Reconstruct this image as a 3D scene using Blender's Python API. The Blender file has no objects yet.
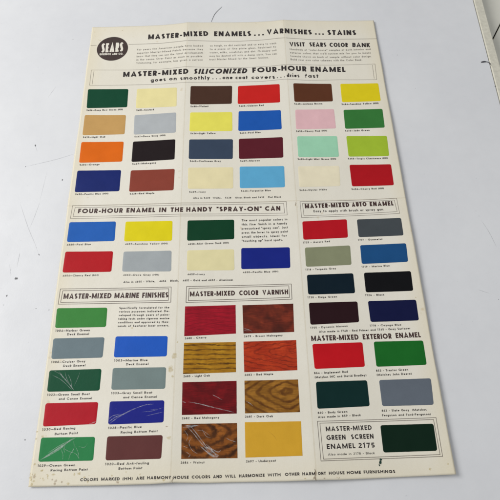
# A vintage paint colour chart lying on a white table, photographed from above.
# All layout data are millimetres on the sheet / table plane; world units are metres.
import bpy, math, random
from mathutils import Matrix, Vector

PAR = {"cl": -66.15, "cr": 69.72, "top": 294.58, "fy": 2.07}
SWATCHES = [
["dark green","p",[[-195.32,179.14],[-141.95,178.48],[-141.23,148.13],[-193.73,147.55]]],
["pale custard yellow","p",[[-130.56,178.35],[-77.6,178.48],[-76.81,146.63],[-129.9,146.12]]],
["walnut brown","p",[[-59.49,180.35],[-4.37,180.28],[-5.18,150.14],[-59.48,149.34]]],
["chinese red","p",[[3.33,179.75],[58.65,180.93],[57.96,150.24],[2.38,149.68]]],
["autumn brown","p",[[76.79,181.8],[127.86,181.04],[127.14,150.94],[76.5,150.55]]],
["sunshine yellow","p",[[139.58,180.73],[189.8,179.09],[189.24,148.95],[138.76,149.29]]],
["light oak tan","p",[[-194.81,136.5],[-141.82,135.54],[-141.26,105.23],[-194.16,104.36]]],
["dove grey","p",[[-130.67,134.84],[-76.96,136.83],[-76.29,104.82],[-129.8,104.26]]],
["light yellow","p",[[-58.88,136.21],[-4.78,136.67],[-4.81,106.2],[-59.12,106.02]]],
["pool blue","p",[[3.51,137.85],[58.14,137.9],[57.92,107.46],[2.54,106.11]]],
["cherry pink","p",[[76.77,137.86],[127.12,138.32],[126.87,107.21],[75.91,106.83]]],
["jade green","p",[[139.28,136.65],[189.55,135.97],[188.43,105.6],[138.45,106.17]]],
["orange","p",[[-194.17,93.81],[-141.35,93.81],[-140.83,63.59],[-193.45,62.55]]],
["mahogany black","p",[[-129.78,93.48],[-76.43,94.7],[-76.31,64.49],[-129.47,62.73]]],
["craftsman blue grey","p",[[-59.06,93.71],[-4.17,93.41],[-4.71,63.55],[-59.06,64.45]]],
["maroon","p",[[3.12,93.93],[58.56,95.31],[57.69,64.07],[2.92,63.41]]],
["light mint green","p",[[76.5,96.0],[127.02,95.41],[126.5,64.05],[75.98,64.47]]],
["chartreuse","p",[[138.57,94.98],[189.15,92.68],[187.88,62.15],[138.34,63.92]]],
["dark blue","p",[[-194.07,51.22],[-141.0,51.25],[-140.58,21.0],[-193.83,20.78]]],
["red maple brown","p",[[-129.25,50.38],[-75.54,50.74],[-75.76,20.24],[-129.03,19.83]]],
["ivory","p",[[-59.22,51.93],[-4.35,51.58],[-4.66,21.53],[-58.87,21.75]]],
["turquoise blue","p",[[3.49,52.28],[58.02,51.65],[57.37,21.29],[3.25,21.63]]],
["oyster white","p",[[74.85,50.86],[125.45,50.84],[123.99,21.79],[74.34,20.99]]],
["cherry red","p",[[138.06,51.89],[188.4,50.1],[187.79,20.19],[137.83,20.86]]],
["pool blue spray","p",[[-195.05,-19.43],[-141.16,-19.59],[-140.63,-44.71],[-194.79,-44.89]]],
["sunshine yellow spray","p",[[-129.95,-20.22],[-75.24,-21.21],[-74.91,-46.87],[-129.83,-45.56]]],
["dark mint green spray","p",[[-57.89,-21.11],[-3.93,-20.64],[-4.21,-45.99],[-57.84,-47.33]]],
["cherry red spray","p",[[-194.8,-56.94],[-141.09,-57.47],[-140.8,-82.64],[-194.75,-82.54]]],
["dove grey spray","p",[[-129.26,-58.32],[-74.87,-59.08],[-74.31,-84.29],[-129.05,-82.71]]],
["ivory spray","p",[[-57.29,-59.31],[-4.57,-58.59],[-4.4,-84.27],[-57.07,-83.79]]],
["pacific blue spray","p",[[3.6,-57.23],[58.64,-57.67],[57.83,-83.2],[3.16,-83.23]]],
["aurora red auto","p",[[74.83,-25.38],[126.87,-23.56],[125.78,-47.27],[74.63,-48.92]]],
["gunmetal grey auto","p",[[138.43,-24.15],[189.5,-24.14],[189.02,-46.92],[137.9,-47.13]]],
["torpedo grey green auto","p",[[75.55,-58.71],[127.02,-57.11],[126.29,-80.87],[75.24,-82.25]]],
["marine blue auto","p",[[138.34,-57.21],[190.2,-56.86],[189.13,-79.74],[137.73,-80.25]]],
["dark ridge green auto","p",[[75.44,-91.85],[126.98,-90.95],[126.59,-114.34],[75.27,-115.04]]],
["black auto","p",[[138.74,-90.7],[190.27,-90.82],[189.42,-113.88],[138.21,-113.72]]],
["dynamic maroon auto","p",[[75.23,-124.39],[127.92,-123.75],[127.15,-146.96],[75.11,-148.82]]],
["navy blue auto","p",[[139.18,-123.58],[190.72,-123.95],[190.23,-147.01],[139.26,-147.02]]],
["implement red exterior","p",[[75.45,-169.36],[127.96,-168.53],[127.61,-193.99],[75.95,-195.1]]],
["tractor green exterior","p",[[139.71,-168.17],[190.84,-168.52],[190.42,-193.8],[139.22,-194.28]]],
["dark body green exterior","p",[[76.17,-207.87],[128.03,-207.43],[127.78,-232.64],[75.67,-233.98]]],
["slate grey exterior","p",[[140.14,-207.54],[192.07,-207.32],[190.51,-233.1],[140.01,-232.95]]],
["very dark green screen enamel","p",[[135.7,-250.64],[187.06,-250.58],[186.49,-275.12],[135.4,-275.4]]],
["harbor green marine","p",[[-195.17,-123.63],[-141.2,-124.24],[-140.64,-145.67],[-194.4,-145.4]]],
["marine blue marine","p",[[-129.57,-156.1],[-74.8,-157.25],[-74.85,-178.68],[-129.53,-178.1]]],
["cruiser grey marine","p",[[-194.57,-156.54],[-141.07,-156.62],[-141.1,-177.97],[-193.85,-178.1]]],
["dark green small boat","p",[[-194.03,-189.72],[-141.01,-189.39],[-140.89,-211.05],[-193.33,-210.98]]],
["grey small boat","p",[[-129.6,-188.91],[-74.95,-189.71],[-74.98,-211.16],[-129.28,-210.58]]],
["red racing","p",[[-193.09,-222.01],[-140.95,-222.09],[-141.11,-242.83],[-192.52,-244.01]]],
["pacific blue racing","p",[[-129.65,-221.8],[-75.27,-222.17],[-75.07,-243.07],[-129.33,-243.68]]],
["ocean green racing","p",[[-192.53,-254.06],[-140.59,-254.58],[-140.1,-275.79],[-192.04,-275.58]]],
["anti-fouling red brown","p",[[-129.03,-254.51],[-75.28,-254.61],[-75.7,-275.8],[-128.55,-275.9]]],
["cherry varnish","w_cherry",[[-57.85,-125.15],[-3.57,-124.61],[-3.53,-156.0],[-57.68,-157.83]]],
["brown mahogany varnish","w_brmahog",[[3.75,-125.02],[58.42,-124.82],[57.59,-156.06],[4.24,-156.18]]],
["light oak varnish","w_ltoak",[[-57.66,-164.85],[-3.85,-164.94],[-4.03,-196.15],[-57.65,-196.95]]],
["red maple varnish","w_redmaple",[[4.08,-164.7],[59.15,-164.64],[58.43,-195.8],[4.31,-196.33]]],
["red mahogany varnish","w_rdmahog",[[-57.99,-205.1],[-3.53,-204.76],[-3.74,-236.47],[-57.58,-236.61]]],
["dark oak varnish","w_dkoak",[[4.35,-204.74],[58.45,-205.0],[58.36,-236.74],[4.32,-236.47]]],
["walnut varnish","w_walnut",[[-57.5,-244.98],[-3.66,-245.25],[-3.5,-276.98],[-56.8,-276.43]]],
["undercoat golden yellow","s",[[3.96,-244.69],[58.76,-245.18],[58.11,-276.42],[3.9,-276.64]]]]
TEXTS = [
["caption|dark green","5406\u2014Deep New Green (HH)",-193.47,142.82,-146.57,143.42,2.68,0.13,0.0,"ink"],
["caption|pale custard yellow","5401\u2014Custard",-128.92,141.38,-106.11,141.72,2.69,0.13,0.0,"ink"],
["caption|walnut brown","5408\u2014Walnut",-58.71,144.56,-35.46,145.09,2.73,0.13,0.0,"ink"],
["caption|chinese red","5420\u2014Chinese Red",4.26,144.87,36.28,145.48,2.7,0.13,0.0,"ink"],
["caption|autumn brown","5448\u2014Autumn Brown",76.21,145.8,112.83,146.16,2.72,0.13,0.0,"ink"],
["caption|sunshine yellow","5464\u2014Sunshine Yellow (HH)",137.88,144.47,185.89,144.22,2.75,0.13,0.0,"ink"],
["caption|light oak tan","5432\u2014Light Oak",-193.01,99.84,-165.13,100.5,2.57,0.13,0.0,"ink"],
["caption|dove grey","5441\u2014Dove Gray (HH)",-128.47,99.73,-89.3,100.29,2.54,0.13,0.0,"ink"],
["caption|light yellow","5436\u2014Light Yellow",-57.75,101.52,-25.79,101.63,2.56,0.13,0.0,"ink"],
["caption|pool blue","5433\u2014Pool Blue",4.5,101.54,31.09,102.43,2.58,0.13,0.0,"ink"],
["caption|cherry pink","5452\u2014Cherry Pink (HH)",75.88,102.33,115.28,102.74,2.56,0.13,0.0,"ink"],
["caption|jade green","5410\u2014Jade Green",137.99,101.66,168.75,101.38,2.56,0.13,0.0,"ink"],
["caption|orange","5404\u2014Orange",-192.35,58.31,-168.13,58.86,2.42,0.13,0.0,"ink"],
["caption|mahogany black","5427\u2014Mahogany",-128.16,58.41,-98.77,59.58,2.44,0.13,0.0,"ink"],
["caption|craftsman blue grey","5440\u2014Craftsman Gray",-57.48,60.19,-19.49,59.59,2.41,0.13,0.0,"ink"],
["caption|maroon","5407\u2014Maroon",4.33,59.11,28.43,59.5,2.43,0.13,0.0,"ink"],
["caption|light mint green","5428\u2014Light Mint Green (HH)",75.08,60.15,122.76,59.85,2.44,0.13,0.0,"ink"],
["caption|chartreuse","5455\u2014Tropic Chartreuse (HH)",137.28,59.69,185.98,57.99,2.41,0.13,0.0,"ink"],
["caption|dark blue","5450\u2014Pacific Blue (HH)",-192.75,16.76,-152.96,16.96,2.28,0.13,0.0,"ink"],
["caption|red maple brown","5428\u2014Red Maple",-127.87,15.74,-98.36,16.03,2.32,0.13,0.0,"ink"],
["caption|ivory","5409\u2014Ivory",-57.05,16.14,-37.35,16.18,2.31,0.13,0.0,"ink"],
["caption|turquoise blue","5446\u2014Turquoise Blue",4.6,16.59,40.41,16.46,2.29,0.13,0.0,"ink"],
["caption|oyster white","5434\u2014Oyster White",74.45,15.38,107.32,15.96,2.32,0.13,0.0,"ink"],
["caption|cherry red","5456\u2014Cherry Red (HH)",136.78,15.8,175.31,15.49,2.31,0.13,0.0,"ink"],
["caption|pool blue spray","4660\u2014Pool Blue",-194.43,-49.43,-167.01,-49.19,2.28,0.115,0.0,"ink"],
["caption|sunshine yellow spray","4657\u2014Sunshine Yellow (HH)",-128.33,-50.0,-79.29,-51.15,2.25,0.115,0.0,"ink"],
["caption|dark mint green spray","4658\u2014Mint Green Dark (HH)",-56.57,-52.61,-10.17,-51.49,2.26,0.115,0.0,"ink"],
["caption|cherry red spray","4654\u2014Cherry Red (HH)",-194.12,-87.31,-154.69,-87.34,2.15,0.115,0.0,"ink"],
["caption|dove grey spray","4663\u2014Dove Gray (HH)",-127.52,-87.77,-87.63,-88.84,2.14,0.115,0.0,"ink"],
["caption|ivory spray","4659\u2014Ivory",-56.26,-89.26,-36.89,-89.41,2.13,0.115,0.0,"ink"],
["caption|pacific blue spray","4650\u2014Pacific Blue (HH)",4.85,-88.05,44.72,-87.98,2.15,0.115,0.0,"ink"],
["caption|aurora red auto","1725 - Aurora Red",73.86,-53.56,104.72,-52.49,2.26,0.115,0.0,"ink"],
["caption|gunmetal grey auto","1717 - Gunmetal",136.8,-51.77,164.52,-51.56,2.26,0.115,0.0,"ink"],
["caption|torpedo grey green auto","1718 - Torpedo Gray",74.35,-86.82,108.51,-85.8,2.16,0.115,0.0,"ink"],
["caption|marine blue auto","1719 - Marine Blue",137.1,-84.8,168.56,-84.38,2.15,0.115,0.0,"ink"],
["caption|dark ridge green auto","1730 - Ridge Green",74.3,-119.38,106.51,-118.89,2.17,0.115,0.0,"ink"],
["caption|black auto","1726 - Black",137.04,-118.05,158.04,-117.97,2.17,0.115,0.0,"ink"],
["caption|dynamic maroon auto","1755 - Dynamic Maroon",74.79,-153.15,114.71,-151.73,2.06,0.115,0.0,"ink"],
["caption|navy blue auto","1718 - Cayuga Blue",137.78,-152.01,171.3,-151.87,2.06,0.115,0.0,"ink"],
["caption|implement red exterior","864 - Implement Red",75.14,-200.3,109.83,-199.55,2.21,0.115,0.0,"ink"],
["caption|implement red exterior","(Matches IHC and David Bradley)",75.42,-204.49,128.31,-203.39,2.19,0.115,0.0,"ink"],
["caption|tractor green exterior","853 - Tractor Green",138.37,-199.31,170.85,-198.95,2.21,0.115,0.0,"ink"],
["caption|tractor green exterior","(Matches John Deere)",138.44,-203.51,173.81,-203.13,2.19,0.115,0.0,"ink"],
["caption|dark body green exterior","860 - Body Green",75.66,-238.88,104.98,-238.11,2.07,0.115,0.0,"ink"],
["caption|dark body green exterior","Also made in 859 - Black",75.53,-242.81,118.39,-241.71,2.05,0.115,0.0,"ink"],
["caption|slate grey exterior","862 - Slate Gray  (Matches",138.92,-238.22,182.83,-238.32,2.06,0.115,0.0,"ink"],
["caption|slate grey exterior","Ferguson and Ford-Ferguson)",138.74,-242.54,185.95,-242.64,2.05,0.115,0.0,"ink"],
["caption|harbor green marine","1004\u2014Harbor Green",-193.63,-149.62,-157.32,-149.76,2.49,0.115,0.0,"ink"],
["caption|harbor green marine","Deck Enamel",-180.79,-153.64,-157.73,-153.77,2.46,0.115,0.0,"ink"],
["caption|marine blue marine","1003\u2014Marine Blue",-128.93,-182.52,-93.96,-182.89,2.36,0.115,0.0,"ink"],
["caption|marine blue marine","Deck Enamel",-116.27,-186.66,-93.1,-186.9,2.35,0.115,0.0,"ink"],
["caption|cruiser grey marine","1006\u2014Cruiser Gray",-193.45,-182.41,-158.36,-182.27,2.36,0.115,0.0,"ink"],
["caption|cruiser grey marine","Deck Enamel",-180.71,-186.55,-157.89,-186.49,2.35,0.115,0.0,"ink"],
["caption|dark green small boat","1023\u2014Green Small Boat",-192.73,-215.08,-150.06,-215.12,2.24,0.115,0.0,"ink"],
["caption|dark green small boat","and Canoe Enamel",-180.72,-219.2,-147.62,-219.26,2.23,0.115,0.0,"ink"],
["caption|grey small boat","1033\u2014Gray Small Boat",-129.09,-214.97,-87.4,-215.39,2.23,0.115,0.0,"ink"],
["caption|grey small boat","and Canoe Enamel",-116.73,-219.26,-82.78,-219.61,2.22,0.115,0.0,"ink"],
["caption|red racing","1030\u2014Red Racing",-192.71,-247.86,-160.61,-247.12,2.22,0.115,0.0,"ink"],
["caption|red racing","Bottom Paint",-179.97,-252.18,-157.52,-251.67,2.2,0.115,0.0,"ink"],
["caption|pacific blue racing","1028\u2014Pacific Blue",-128.91,-247.93,-95.51,-247.53,2.21,0.115,0.0,"ink"],
["caption|pacific blue racing","Racing Bottom Paint",-116.3,-252.27,-80.08,-251.86,2.2,0.115,0.0,"ink"],
["caption|ocean green racing","1029\u2014Ocean Green",-192.08,-280.09,-156.74,-280.24,2.17,0.115,0.0,"ink"],
["caption|ocean green racing","Racing Bottom Paint",-179.29,-284.19,-144.0,-284.34,2.15,0.115,0.0,"ink"],
["caption|anti-fouling red brown","1020\u2014Red Anti-fouling",-128.47,-280.25,-86.43,-280.17,2.18,0.115,0.0,"ink"],
["caption|anti-fouling red brown","Bottom Paint",-115.46,-284.36,-92.92,-284.32,2.16,0.115,0.0,"ink"],
["caption|cherry varnish","2680 - Cherry",-56.95,-161.26,-34.52,-160.43,2.13,0.115,0.0,"ink"],
["caption|brown mahogany varnish","2679 - Brown Mahogany",4.79,-160.26,45.22,-160.11,2.13,0.115,0.0,"ink"],
["caption|light oak varnish","2685 - Light Oak",-57.14,-200.36,-30.37,-199.93,2.09,0.115,0.0,"ink"],
["caption|red maple varnish","2683 - Red Maple",4.64,-200.16,33.87,-199.8,2.11,0.115,0.0,"ink"],
["caption|red mahogany varnish","2682 - Red Mahogany",-57.44,-240.72,-21.01,-240.62,2.05,0.115,0.0,"ink"],
["caption|dark oak varnish","2681 - Dark Oak",4.24,-240.6,31.67,-240.71,2.06,0.115,0.0,"ink"],
["caption|walnut varnish","2684 - Walnut",-57.22,-280.6,-34.69,-280.83,2.0,0.115,0.0,"ink"],
["caption|undercoat golden yellow","2697 - Undercoat",4.38,-281.02,32.73,-280.89,2.0,0.115,0.0,"ink"],
["heading|top title","MASTER-",-121.37,267.34,-73.49,267.22,9.19,0.135,0.0,"ink"],
["heading|top title","MIXED",-71.24,267.46,-36.8,270.11,9.16,0.135,0.0,"ink"],
["heading|top title","ENAMELS",-28.98,269.7,23.13,269.58,9.45,0.135,0.0,"ink"],
["heading|top title","...",27.06,269.61,41.1,269.99,9.29,0.135,0.0,"ink"],
["heading|top title","VARNISHES",45.08,271.39,108.62,270.36,9.08,0.135,0.0,"ink"],
["heading|top title","...",112.86,270.39,125.53,269.95,9.35,0.135,0.0,"ink"],
["heading|top title","STAINS",130.58,269.68,170.59,267.83,9.48,0.135,0.0,"ink"],
["heading|siliconized enamel","MASTER-",-150.8,199.47,-100.69,200.84,9.09,0.135,0,"ink"],
["heading|siliconized enamel","MIXED",-98.54,200.92,-62.93,201.3,8.99,0.135,0,"ink"],
["heading|siliconized enamel","SILICONIZED",-56.53,201.43,15.22,201.28,8.93,0.135,0.22,"ink"],
["heading|siliconized enamel","FOUR-",23.05,202.1,61.03,202.29,9.02,0.135,0,"ink"],
["heading|siliconized enamel","HOUR",62.17,203.62,96.24,202.81,9.08,0.135,0,"ink"],
["heading|siliconized enamel","ENAMEL",101.66,202.7,148.88,201.06,9.07,0.135,0,"ink"],
["heading|siliconized subtitle","goes",-113.22,189.75,-92.95,190.98,6.51,0.11,0.0,"ink"],
["heading|siliconized subtitle","on",-88.69,191.44,-78.47,191.13,6.48,0.11,0.0,"ink"],
["heading|siliconized subtitle","smoothly",-73.64,191.11,-33.93,191.78,6.39,0.11,0.0,"ink"],
["heading|siliconized subtitle","...",-30.73,192.08,-19.77,191.91,6.39,0.11,0.0,"ink"],
["heading|siliconized subtitle","one",-17.36,191.87,-3.72,191.56,6.39,0.11,0.0,"ink"],
["heading|siliconized subtitle","coat",0.02,191.46,16.34,191.18,6.4,0.11,0.0,"ink"],
["heading|siliconized subtitle","covers",21.43,191.02,52.97,190.57,6.42,0.11,0.0,"ink"],
["heading|siliconized subtitle","...",55.67,191.1,66.4,192.11,6.43,0.11,0.0,"ink"],
["heading|siliconized subtitle","dries",68.82,192.31,85.78,192.33,6.5,0.11,0.0,"ink"],
["heading|siliconized subtitle","fast",93.32,192.15,111.62,191.74,6.54,0.11,0.0,"ink"],
["heading|colour bank","VISIT",75.7,247.42,97.22,248.07,7.73,0.12,0.0,"ink"],
["heading|colour bank","SEARS",103.5,248.16,126.97,247.42,7.78,0.12,0.0,"ink"],
["heading|colour bank","COLOR",131.39,247.12,156.78,245.89,7.81,0.12,0.0,"ink"],
["heading|colour bank","BANK",162.83,245.57,187.44,243.77,7.87,0.12,0.0,"ink"],
["heading|spray can","FOUR-HOUR",-186.71,-7.88,-134.35,-8.43,6.06,0.135,0,"brown"],
["heading|spray can","ENAMEL",-130.13,-8.44,-96.34,-9.09,6.09,0.135,0,"brown"],
["heading|spray can","IN",-91.65,-9.26,-82.97,-9.46,6.12,0.135,0,"brown"],
["heading|spray can","THE",-78.28,-9.51,-63.54,-9.87,6.12,0.135,0,"brown"],
["heading|spray can","HANDY",-59.83,-9.75,-29.54,-9.58,6.12,0.135,0,"brown"],
["heading|spray can","\"SPRAY-ON\"",-24.4,-9.51,28.3,-10.04,6.1,0.135,0,"brown"],
["heading|spray can","CAN",32.29,-9.9,50.32,-10.29,6.07,0.135,0,"brown"],
["heading|auto enamel","MASTER-MIXED",79.25,-8.37,131.62,-7.36,6.01,0.135,0,"brown"],
["heading|auto enamel","AUTO",134.68,-7.3,152.09,-7.18,6.03,0.135,0,"brown"],
["heading|auto enamel","ENAMEL",155.82,-7.32,183.35,-7.49,6.01,0.135,0,"brown"],
["heading|auto subtitle","Easy to apply with brush or spray gun.",88.97,-13.67,171.86,-13.33,3.06,0.1,0.0,"ink"],
["heading|marine finishes","MASTER-MIXED",-189.9,-113.26,-138.1,-113.78,6.09,0.12,0,"brown"],
["heading|marine finishes","MARINE",-134.85,-113.75,-108.21,-114.12,6.11,0.12,0,"brown"],
["heading|marine finishes","FINISHES",-104.74,-114.22,-76.54,-114.62,6.09,0.12,0,"brown"],
["heading|color varnish","MASTER-MIXED",-53.01,-114.02,-4.08,-113.85,5.61,0.12,0,"brown"],
["heading|color varnish","COLOR",0.47,-113.84,21.31,-113.91,5.63,0.12,0,"brown"],
["heading|color varnish","VARNISH",25.66,-113.91,53.65,-114.06,5.64,0.12,0,"brown"],
["heading|exterior enamel","MASTER-MIXED",74.85,-166.29,124.53,-165.69,5.64,0.12,0,"brown"],
["heading|exterior enamel","EXTERIOR",128.93,-165.69,159.06,-165.51,5.65,0.12,0,"brown"],
["heading|exterior enamel","ENAMEL",163.47,-165.22,189.34,-165.17,5.63,0.12,0,"brown"],
["heading|green screen","MASTER-MIXED",82.29,-255.05,127.19,-254.66,4.31,0.115,0.0,"ink"],
["heading|green screen","GREEN",82.14,-263.03,100.75,-262.89,4.43,0.115,0.0,"ink"],
["heading|green screen","SCREEN",106.18,-262.83,127.9,-262.7,4.43,0.115,0.0,"ink"],
["heading|green screen","ENAMEL",81.77,-271.07,109.3,-270.88,4.54,0.115,0.0,"ink"],
["heading|green screen","2175",112.19,-270.86,127.98,-270.78,4.55,0.115,0.0,"ink"],
["caption|green screen","Also made in 2178 - Black",82.19,-276.82,127.59,-276.54,2.02,0.09,0.0,"ink"],
["footer|","COLORS",-150.38,-293.32,-133.6,-293.39,2.63,0.135,0.0,"ink"],
["footer|","MARKED",-130.82,-293.28,-113.49,-293.45,2.64,0.135,0.0,"ink"],
["footer|","(HH)",-110.89,-293.43,-101.39,-293.4,2.63,0.135,0.0,"ink"],
["footer|","ARE",-98.23,-293.31,-90.59,-293.24,2.63,0.135,0.0,"ink"],
["footer|","HARMONY",-87.99,-293.13,-65.58,-293.42,2.64,0.135,0.0,"ink"],
["footer|","HOUSE",-63.37,-293.47,-49.34,-293.64,2.64,0.135,0.0,"ink"],
["footer|","COLORS",-46.56,-293.54,-29.28,-293.7,2.64,0.135,0.0,"ink"],
["footer|","AND",-26.67,-293.68,-18.29,-293.71,2.64,0.135,0.0,"ink"],
["footer|","WILL",-15.49,-293.69,-5.22,-293.69,2.64,0.135,0.0,"ink"],
["footer|","HARMONIZE",-2.42,-293.67,21.68,-293.57,2.64,0.135,0.0,"ink"],
["footer|","WITH",24.3,-293.55,36.8,-293.51,2.64,0.135,0.0,"ink"],
["footer|","OTHER",40.53,-293.43,54.13,-293.25,2.64,0.135,0.0,"ink"],
["footer|","HARM",56.73,-293.32,68.6,-293.35,2.64,0.135,0.0,"ink"],
["footer|","ONY",71.21,-293.33,78.73,-293.34,2.64,0.135,0.0,"ink"],
["footer|","HOUSE",81.56,-293.32,96.25,-293.33,2.64,0.135,0.0,"ink"],
["footer|","HOME",98.51,-293.3,111.72,-293.27,2.65,0.135,0.0,"ink"],
["footer|","FURNISHINGS",114.38,-293.17,144.69,-293.3,2.65,0.135,0.0,"ink"],
["caption|enamel note","Also in 5430  White,   5438   Gloss Black and 5439   Flat Black",-52.33,7.9,52.81,7.02,2.28,0.12,0.0,"ink"],
["caption|spray note","Also in 4655 - White,   4656   Black,   4651 - Gold and 4652 - Aluminum",-126.58,-96.32,-5.2,-96.7,2.28,0.12,0.0,"ink"],
["caption|auto note","Also made in 1740 - Red Primer and 1745 - Gray Surfacer",83.52,-157.5,180.25,-156.15,2.21,0.115,0.0,"ink"],
["text_block|left introduction","For years the American people have looked",-135.41,247.04,-43.78,249.99,3.2,0.085,0,"grey"],
["text_block|left introduction","superior Master-Mixed Paints because they",-135.25,240.84,-43.76,243.6,3.18,0.085,0,"grey"],
["text_block|left introduction","know that they can use the finest developments",-135.09,234.67,-43.75,237.26,3.17,0.085,0,"grey"],
["text_block|left introduction","in the cause. Over Paint as much as possible.",-134.93,228.53,-43.73,230.97,3.16,0.085,0,"grey"],
["text_block|left introduction","Whitening, for example, has given a surface",-134.77,222.42,-43.72,224.72,3.14,0.085,0,"grey"],
["text_block|middle introduction","so tough, so dirt resistant and so easy to wash",-34.4,250.12,57.39,252.45,3.3,0.085,0,"grey"],
["text_block|middle introduction","to a piece of fine plate glass. Resistant to",-34.56,243.77,57.38,246.01,3.27,0.085,0,"grey"],
["text_block|middle introduction","water, milks, scratches and dirt. Ordinary soil",-34.71,237.49,57.36,239.6,3.24,0.085,0,"grey"],
["text_block|middle introduction","may be dusted off with a damp cloth. You can",-34.86,231.25,57.34,233.21,3.21,0.085,0,"grey"],
["text_block|middle introduction","trust Master Mixed for the finest finishes.",-35.02,225.07,46.25,227.02,3.18,0.085,0,"grey"],
["text_block|colour bank","Hundreds of \"color-house\" samples of both interior and",75.6,240.68,187.07,238.54,3.31,0.085,0,"grey"],
["text_block|colour bank","exterior colors that we'll custom mix for you to insure",75.62,234.52,186.87,231.88,3.28,0.085,0,"grey"],
["text_block|colour bank","formula shown on back of sample without color design.",75.64,228.37,186.69,225.28,3.26,0.085,0,"grey"],
["text_block|colour bank","Build your own color schemes with the Color Bank.",75.65,222.25,173.4,219.76,3.25,0.085,0,"grey"],
["text_block|spray can","The most popular colors in",4.63,-23.15,58.04,-23.2,2.87,0.1,0,"ink"],
["text_block|spray can","this fine finish in a handy",4.58,-28.52,57.94,-28.49,2.85,0.1,0,"ink"],
["text_block|spray can","pressurized \"spray can\". Just",4.54,-33.87,57.83,-33.75,2.84,0.1,0,"ink"],
["text_block|spray can","press the lever to spray paint",4.49,-39.18,57.73,-38.98,2.82,0.1,0,"ink"],
["text_block|spray can","small objects. Ideal for",4.45,-44.45,57.63,-44.17,2.8,0.1,0,"ink"],
["text_block|spray can","\"touching up\" hard spots.",4.4,-49.69,51.16,-49.31,2.79,0.1,0,"ink"],
["text_block|marine","Specifically formulated for the",-128.37,-126.16,-73.84,-127.04,2.31,0.115,0,"ink"],
["text_block|marine","various purposes indicated. De-",-128.36,-130.18,-73.83,-131.06,2.29,0.115,0,"ink"],
["text_block|marine","veloped through years of pains-",-128.36,-134.18,-73.83,-135.06,2.28,0.115,0,"ink"],
["text_block|marine","taking tests under rigorous marine",-128.35,-138.16,-73.82,-139.04,2.27,0.115,0,"ink"],
["text_block|marine","conditions and approved by thou-",-128.35,-142.1,-73.81,-142.99,2.25,0.115,0,"ink"],
["text_block|marine","sands of Seafarer boat owners.",-128.35,-146.02,-73.8,-146.92,2.24,0.115,0,"ink"],
["emblem|","SEARS",-184.33,243.96,-154.77,246.01,16.97,0.09,0.04,"white"],
["emblem|","ROEBUCK AND CO.",-186.01,238.94,-154.13,239.86,3.53,0.11,0,"white"]]
OUT_TOP = [[-201.75, 292.69], [-155.61, 293.52], [-105.73, 293.2], [-71.38, 293.72], [-31.96, 296.32], [7.85, 296.56], [39.18, 296.19], [70.31, 295.63], [110.63, 297.31], [150.76, 296.85], [198.53, 295.48]]
OUT_BOT = [[-197.6, -296.98], [-131.3, -297.4], [-84.91, -297.33], [-64.06, -296.49], [-34.06, -297.56], [-1.54, -297.67], [40.28, -298.0], [68.43, -297.66], [91.43, -297.88], [119.64, -297.55], [166.52, -296.64], [199.65, -295.92]]
LINES = [
["rule",[[-200.26,257.29],[-192.05,257.69]],0.56,False,"line"],
["rule",[[-147.92,258.97],[-125.07,258.93],[-104.1,258.85],[-87.32,259.65],[-70.47,260.05],[-48.35,260.56],[-20.59,260.28],[7.27,260.07],[38.0,261.33],[60.36,262.84],[68.67,262.41],[86.93,262.27],[107.93,260.98],[147.18,261.0],[198.0,259.16]],0.56,False,"line"],
["frame|siliconized",[[-194.31,212.32],[-142.37,211.75],[-101.8,211.9],[-69.2,213.72],[-40.86,213.06],[6.5,211.55],[41.75,212.24],[66.22,214.3],[94.91,214.76],[189.81,212.77],[188.75,185.38],[140.01,187.7],[92.98,187.42],[64.89,188.76],[35.46,186.56],[6.1,186.49],[-40.55,187.0],[-68.4,186.56],[-100.44,185.42],[-140.35,185.31],[-193.89,185.57]],0.4,True,"line"],
["frame|siliconized",[[-190.64,210.52],[-190.63,187.24]],0.4,False,"line"],
["frame|siliconized",[[186.12,211.24],[185.55,187.34]],0.4,False,"line"],
["frame|spray can",[[-193.9,2.38],[-114.62,2.04],[-65.07,2.01],[3.18,2.13],[57.72,1.58],[57.94,-16.4],[2.89,-15.63],[-64.53,-15.29],[-113.53,-15.05],[-194.5,-14.47]],0.44,True,"line"],
["frame|spray can",[[-190.57,-0.26],[-114.45,-0.57],[-64.99,-0.61],[3.14,-0.47],[54.53,-0.87],[55.05,-13.71],[2.93,-13.06],[-64.61,-12.71],[-113.7,-12.49],[-191.8,-11.95]],0.44,True,"line"],
["frame|auto",[[73.94,0.71],[188.16,2.03],[188.75,-18.29],[74.46,-20.42]],0.44,True,"line"],
["frame|auto",[[76.62,-1.71],[185.05,-0.22],[186.35,-15.78],[77.41,-18.1]],0.44,True,"line"],
["frame|marine",[[-194.39,-101.83],[-73.57,-102.64],[-73.27,-120.07],[-194.48,-119.16]],0.6,True,"line"],
["frame|marine",[[-191.52,-103.96],[-76.11,-104.64],[-75.96,-117.94],[-192.18,-117.18]],0.6,True,"line"],
["frame|varnish",[[-56.78,-102.47],[57.6,-102.23],[57.42,-119.79],[-56.92,-120.66]],0.6,True,"line"],
["frame|varnish",[[-54.11,-104.59],[54.86,-104.24],[54.96,-117.65],[-54.4,-118.66]],0.6,True,"line"],
["frame|screen",[[74.7,-245.68],[190.5,-245.13],[190.4,-280.16],[75.09,-281.38]],0.48,True,"line"],
["frame|screen",[[77.0,-247.47],[187.82,-246.79],[188.39,-278.46],[77.62,-279.81]],0.48,True,"line"]]
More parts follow.
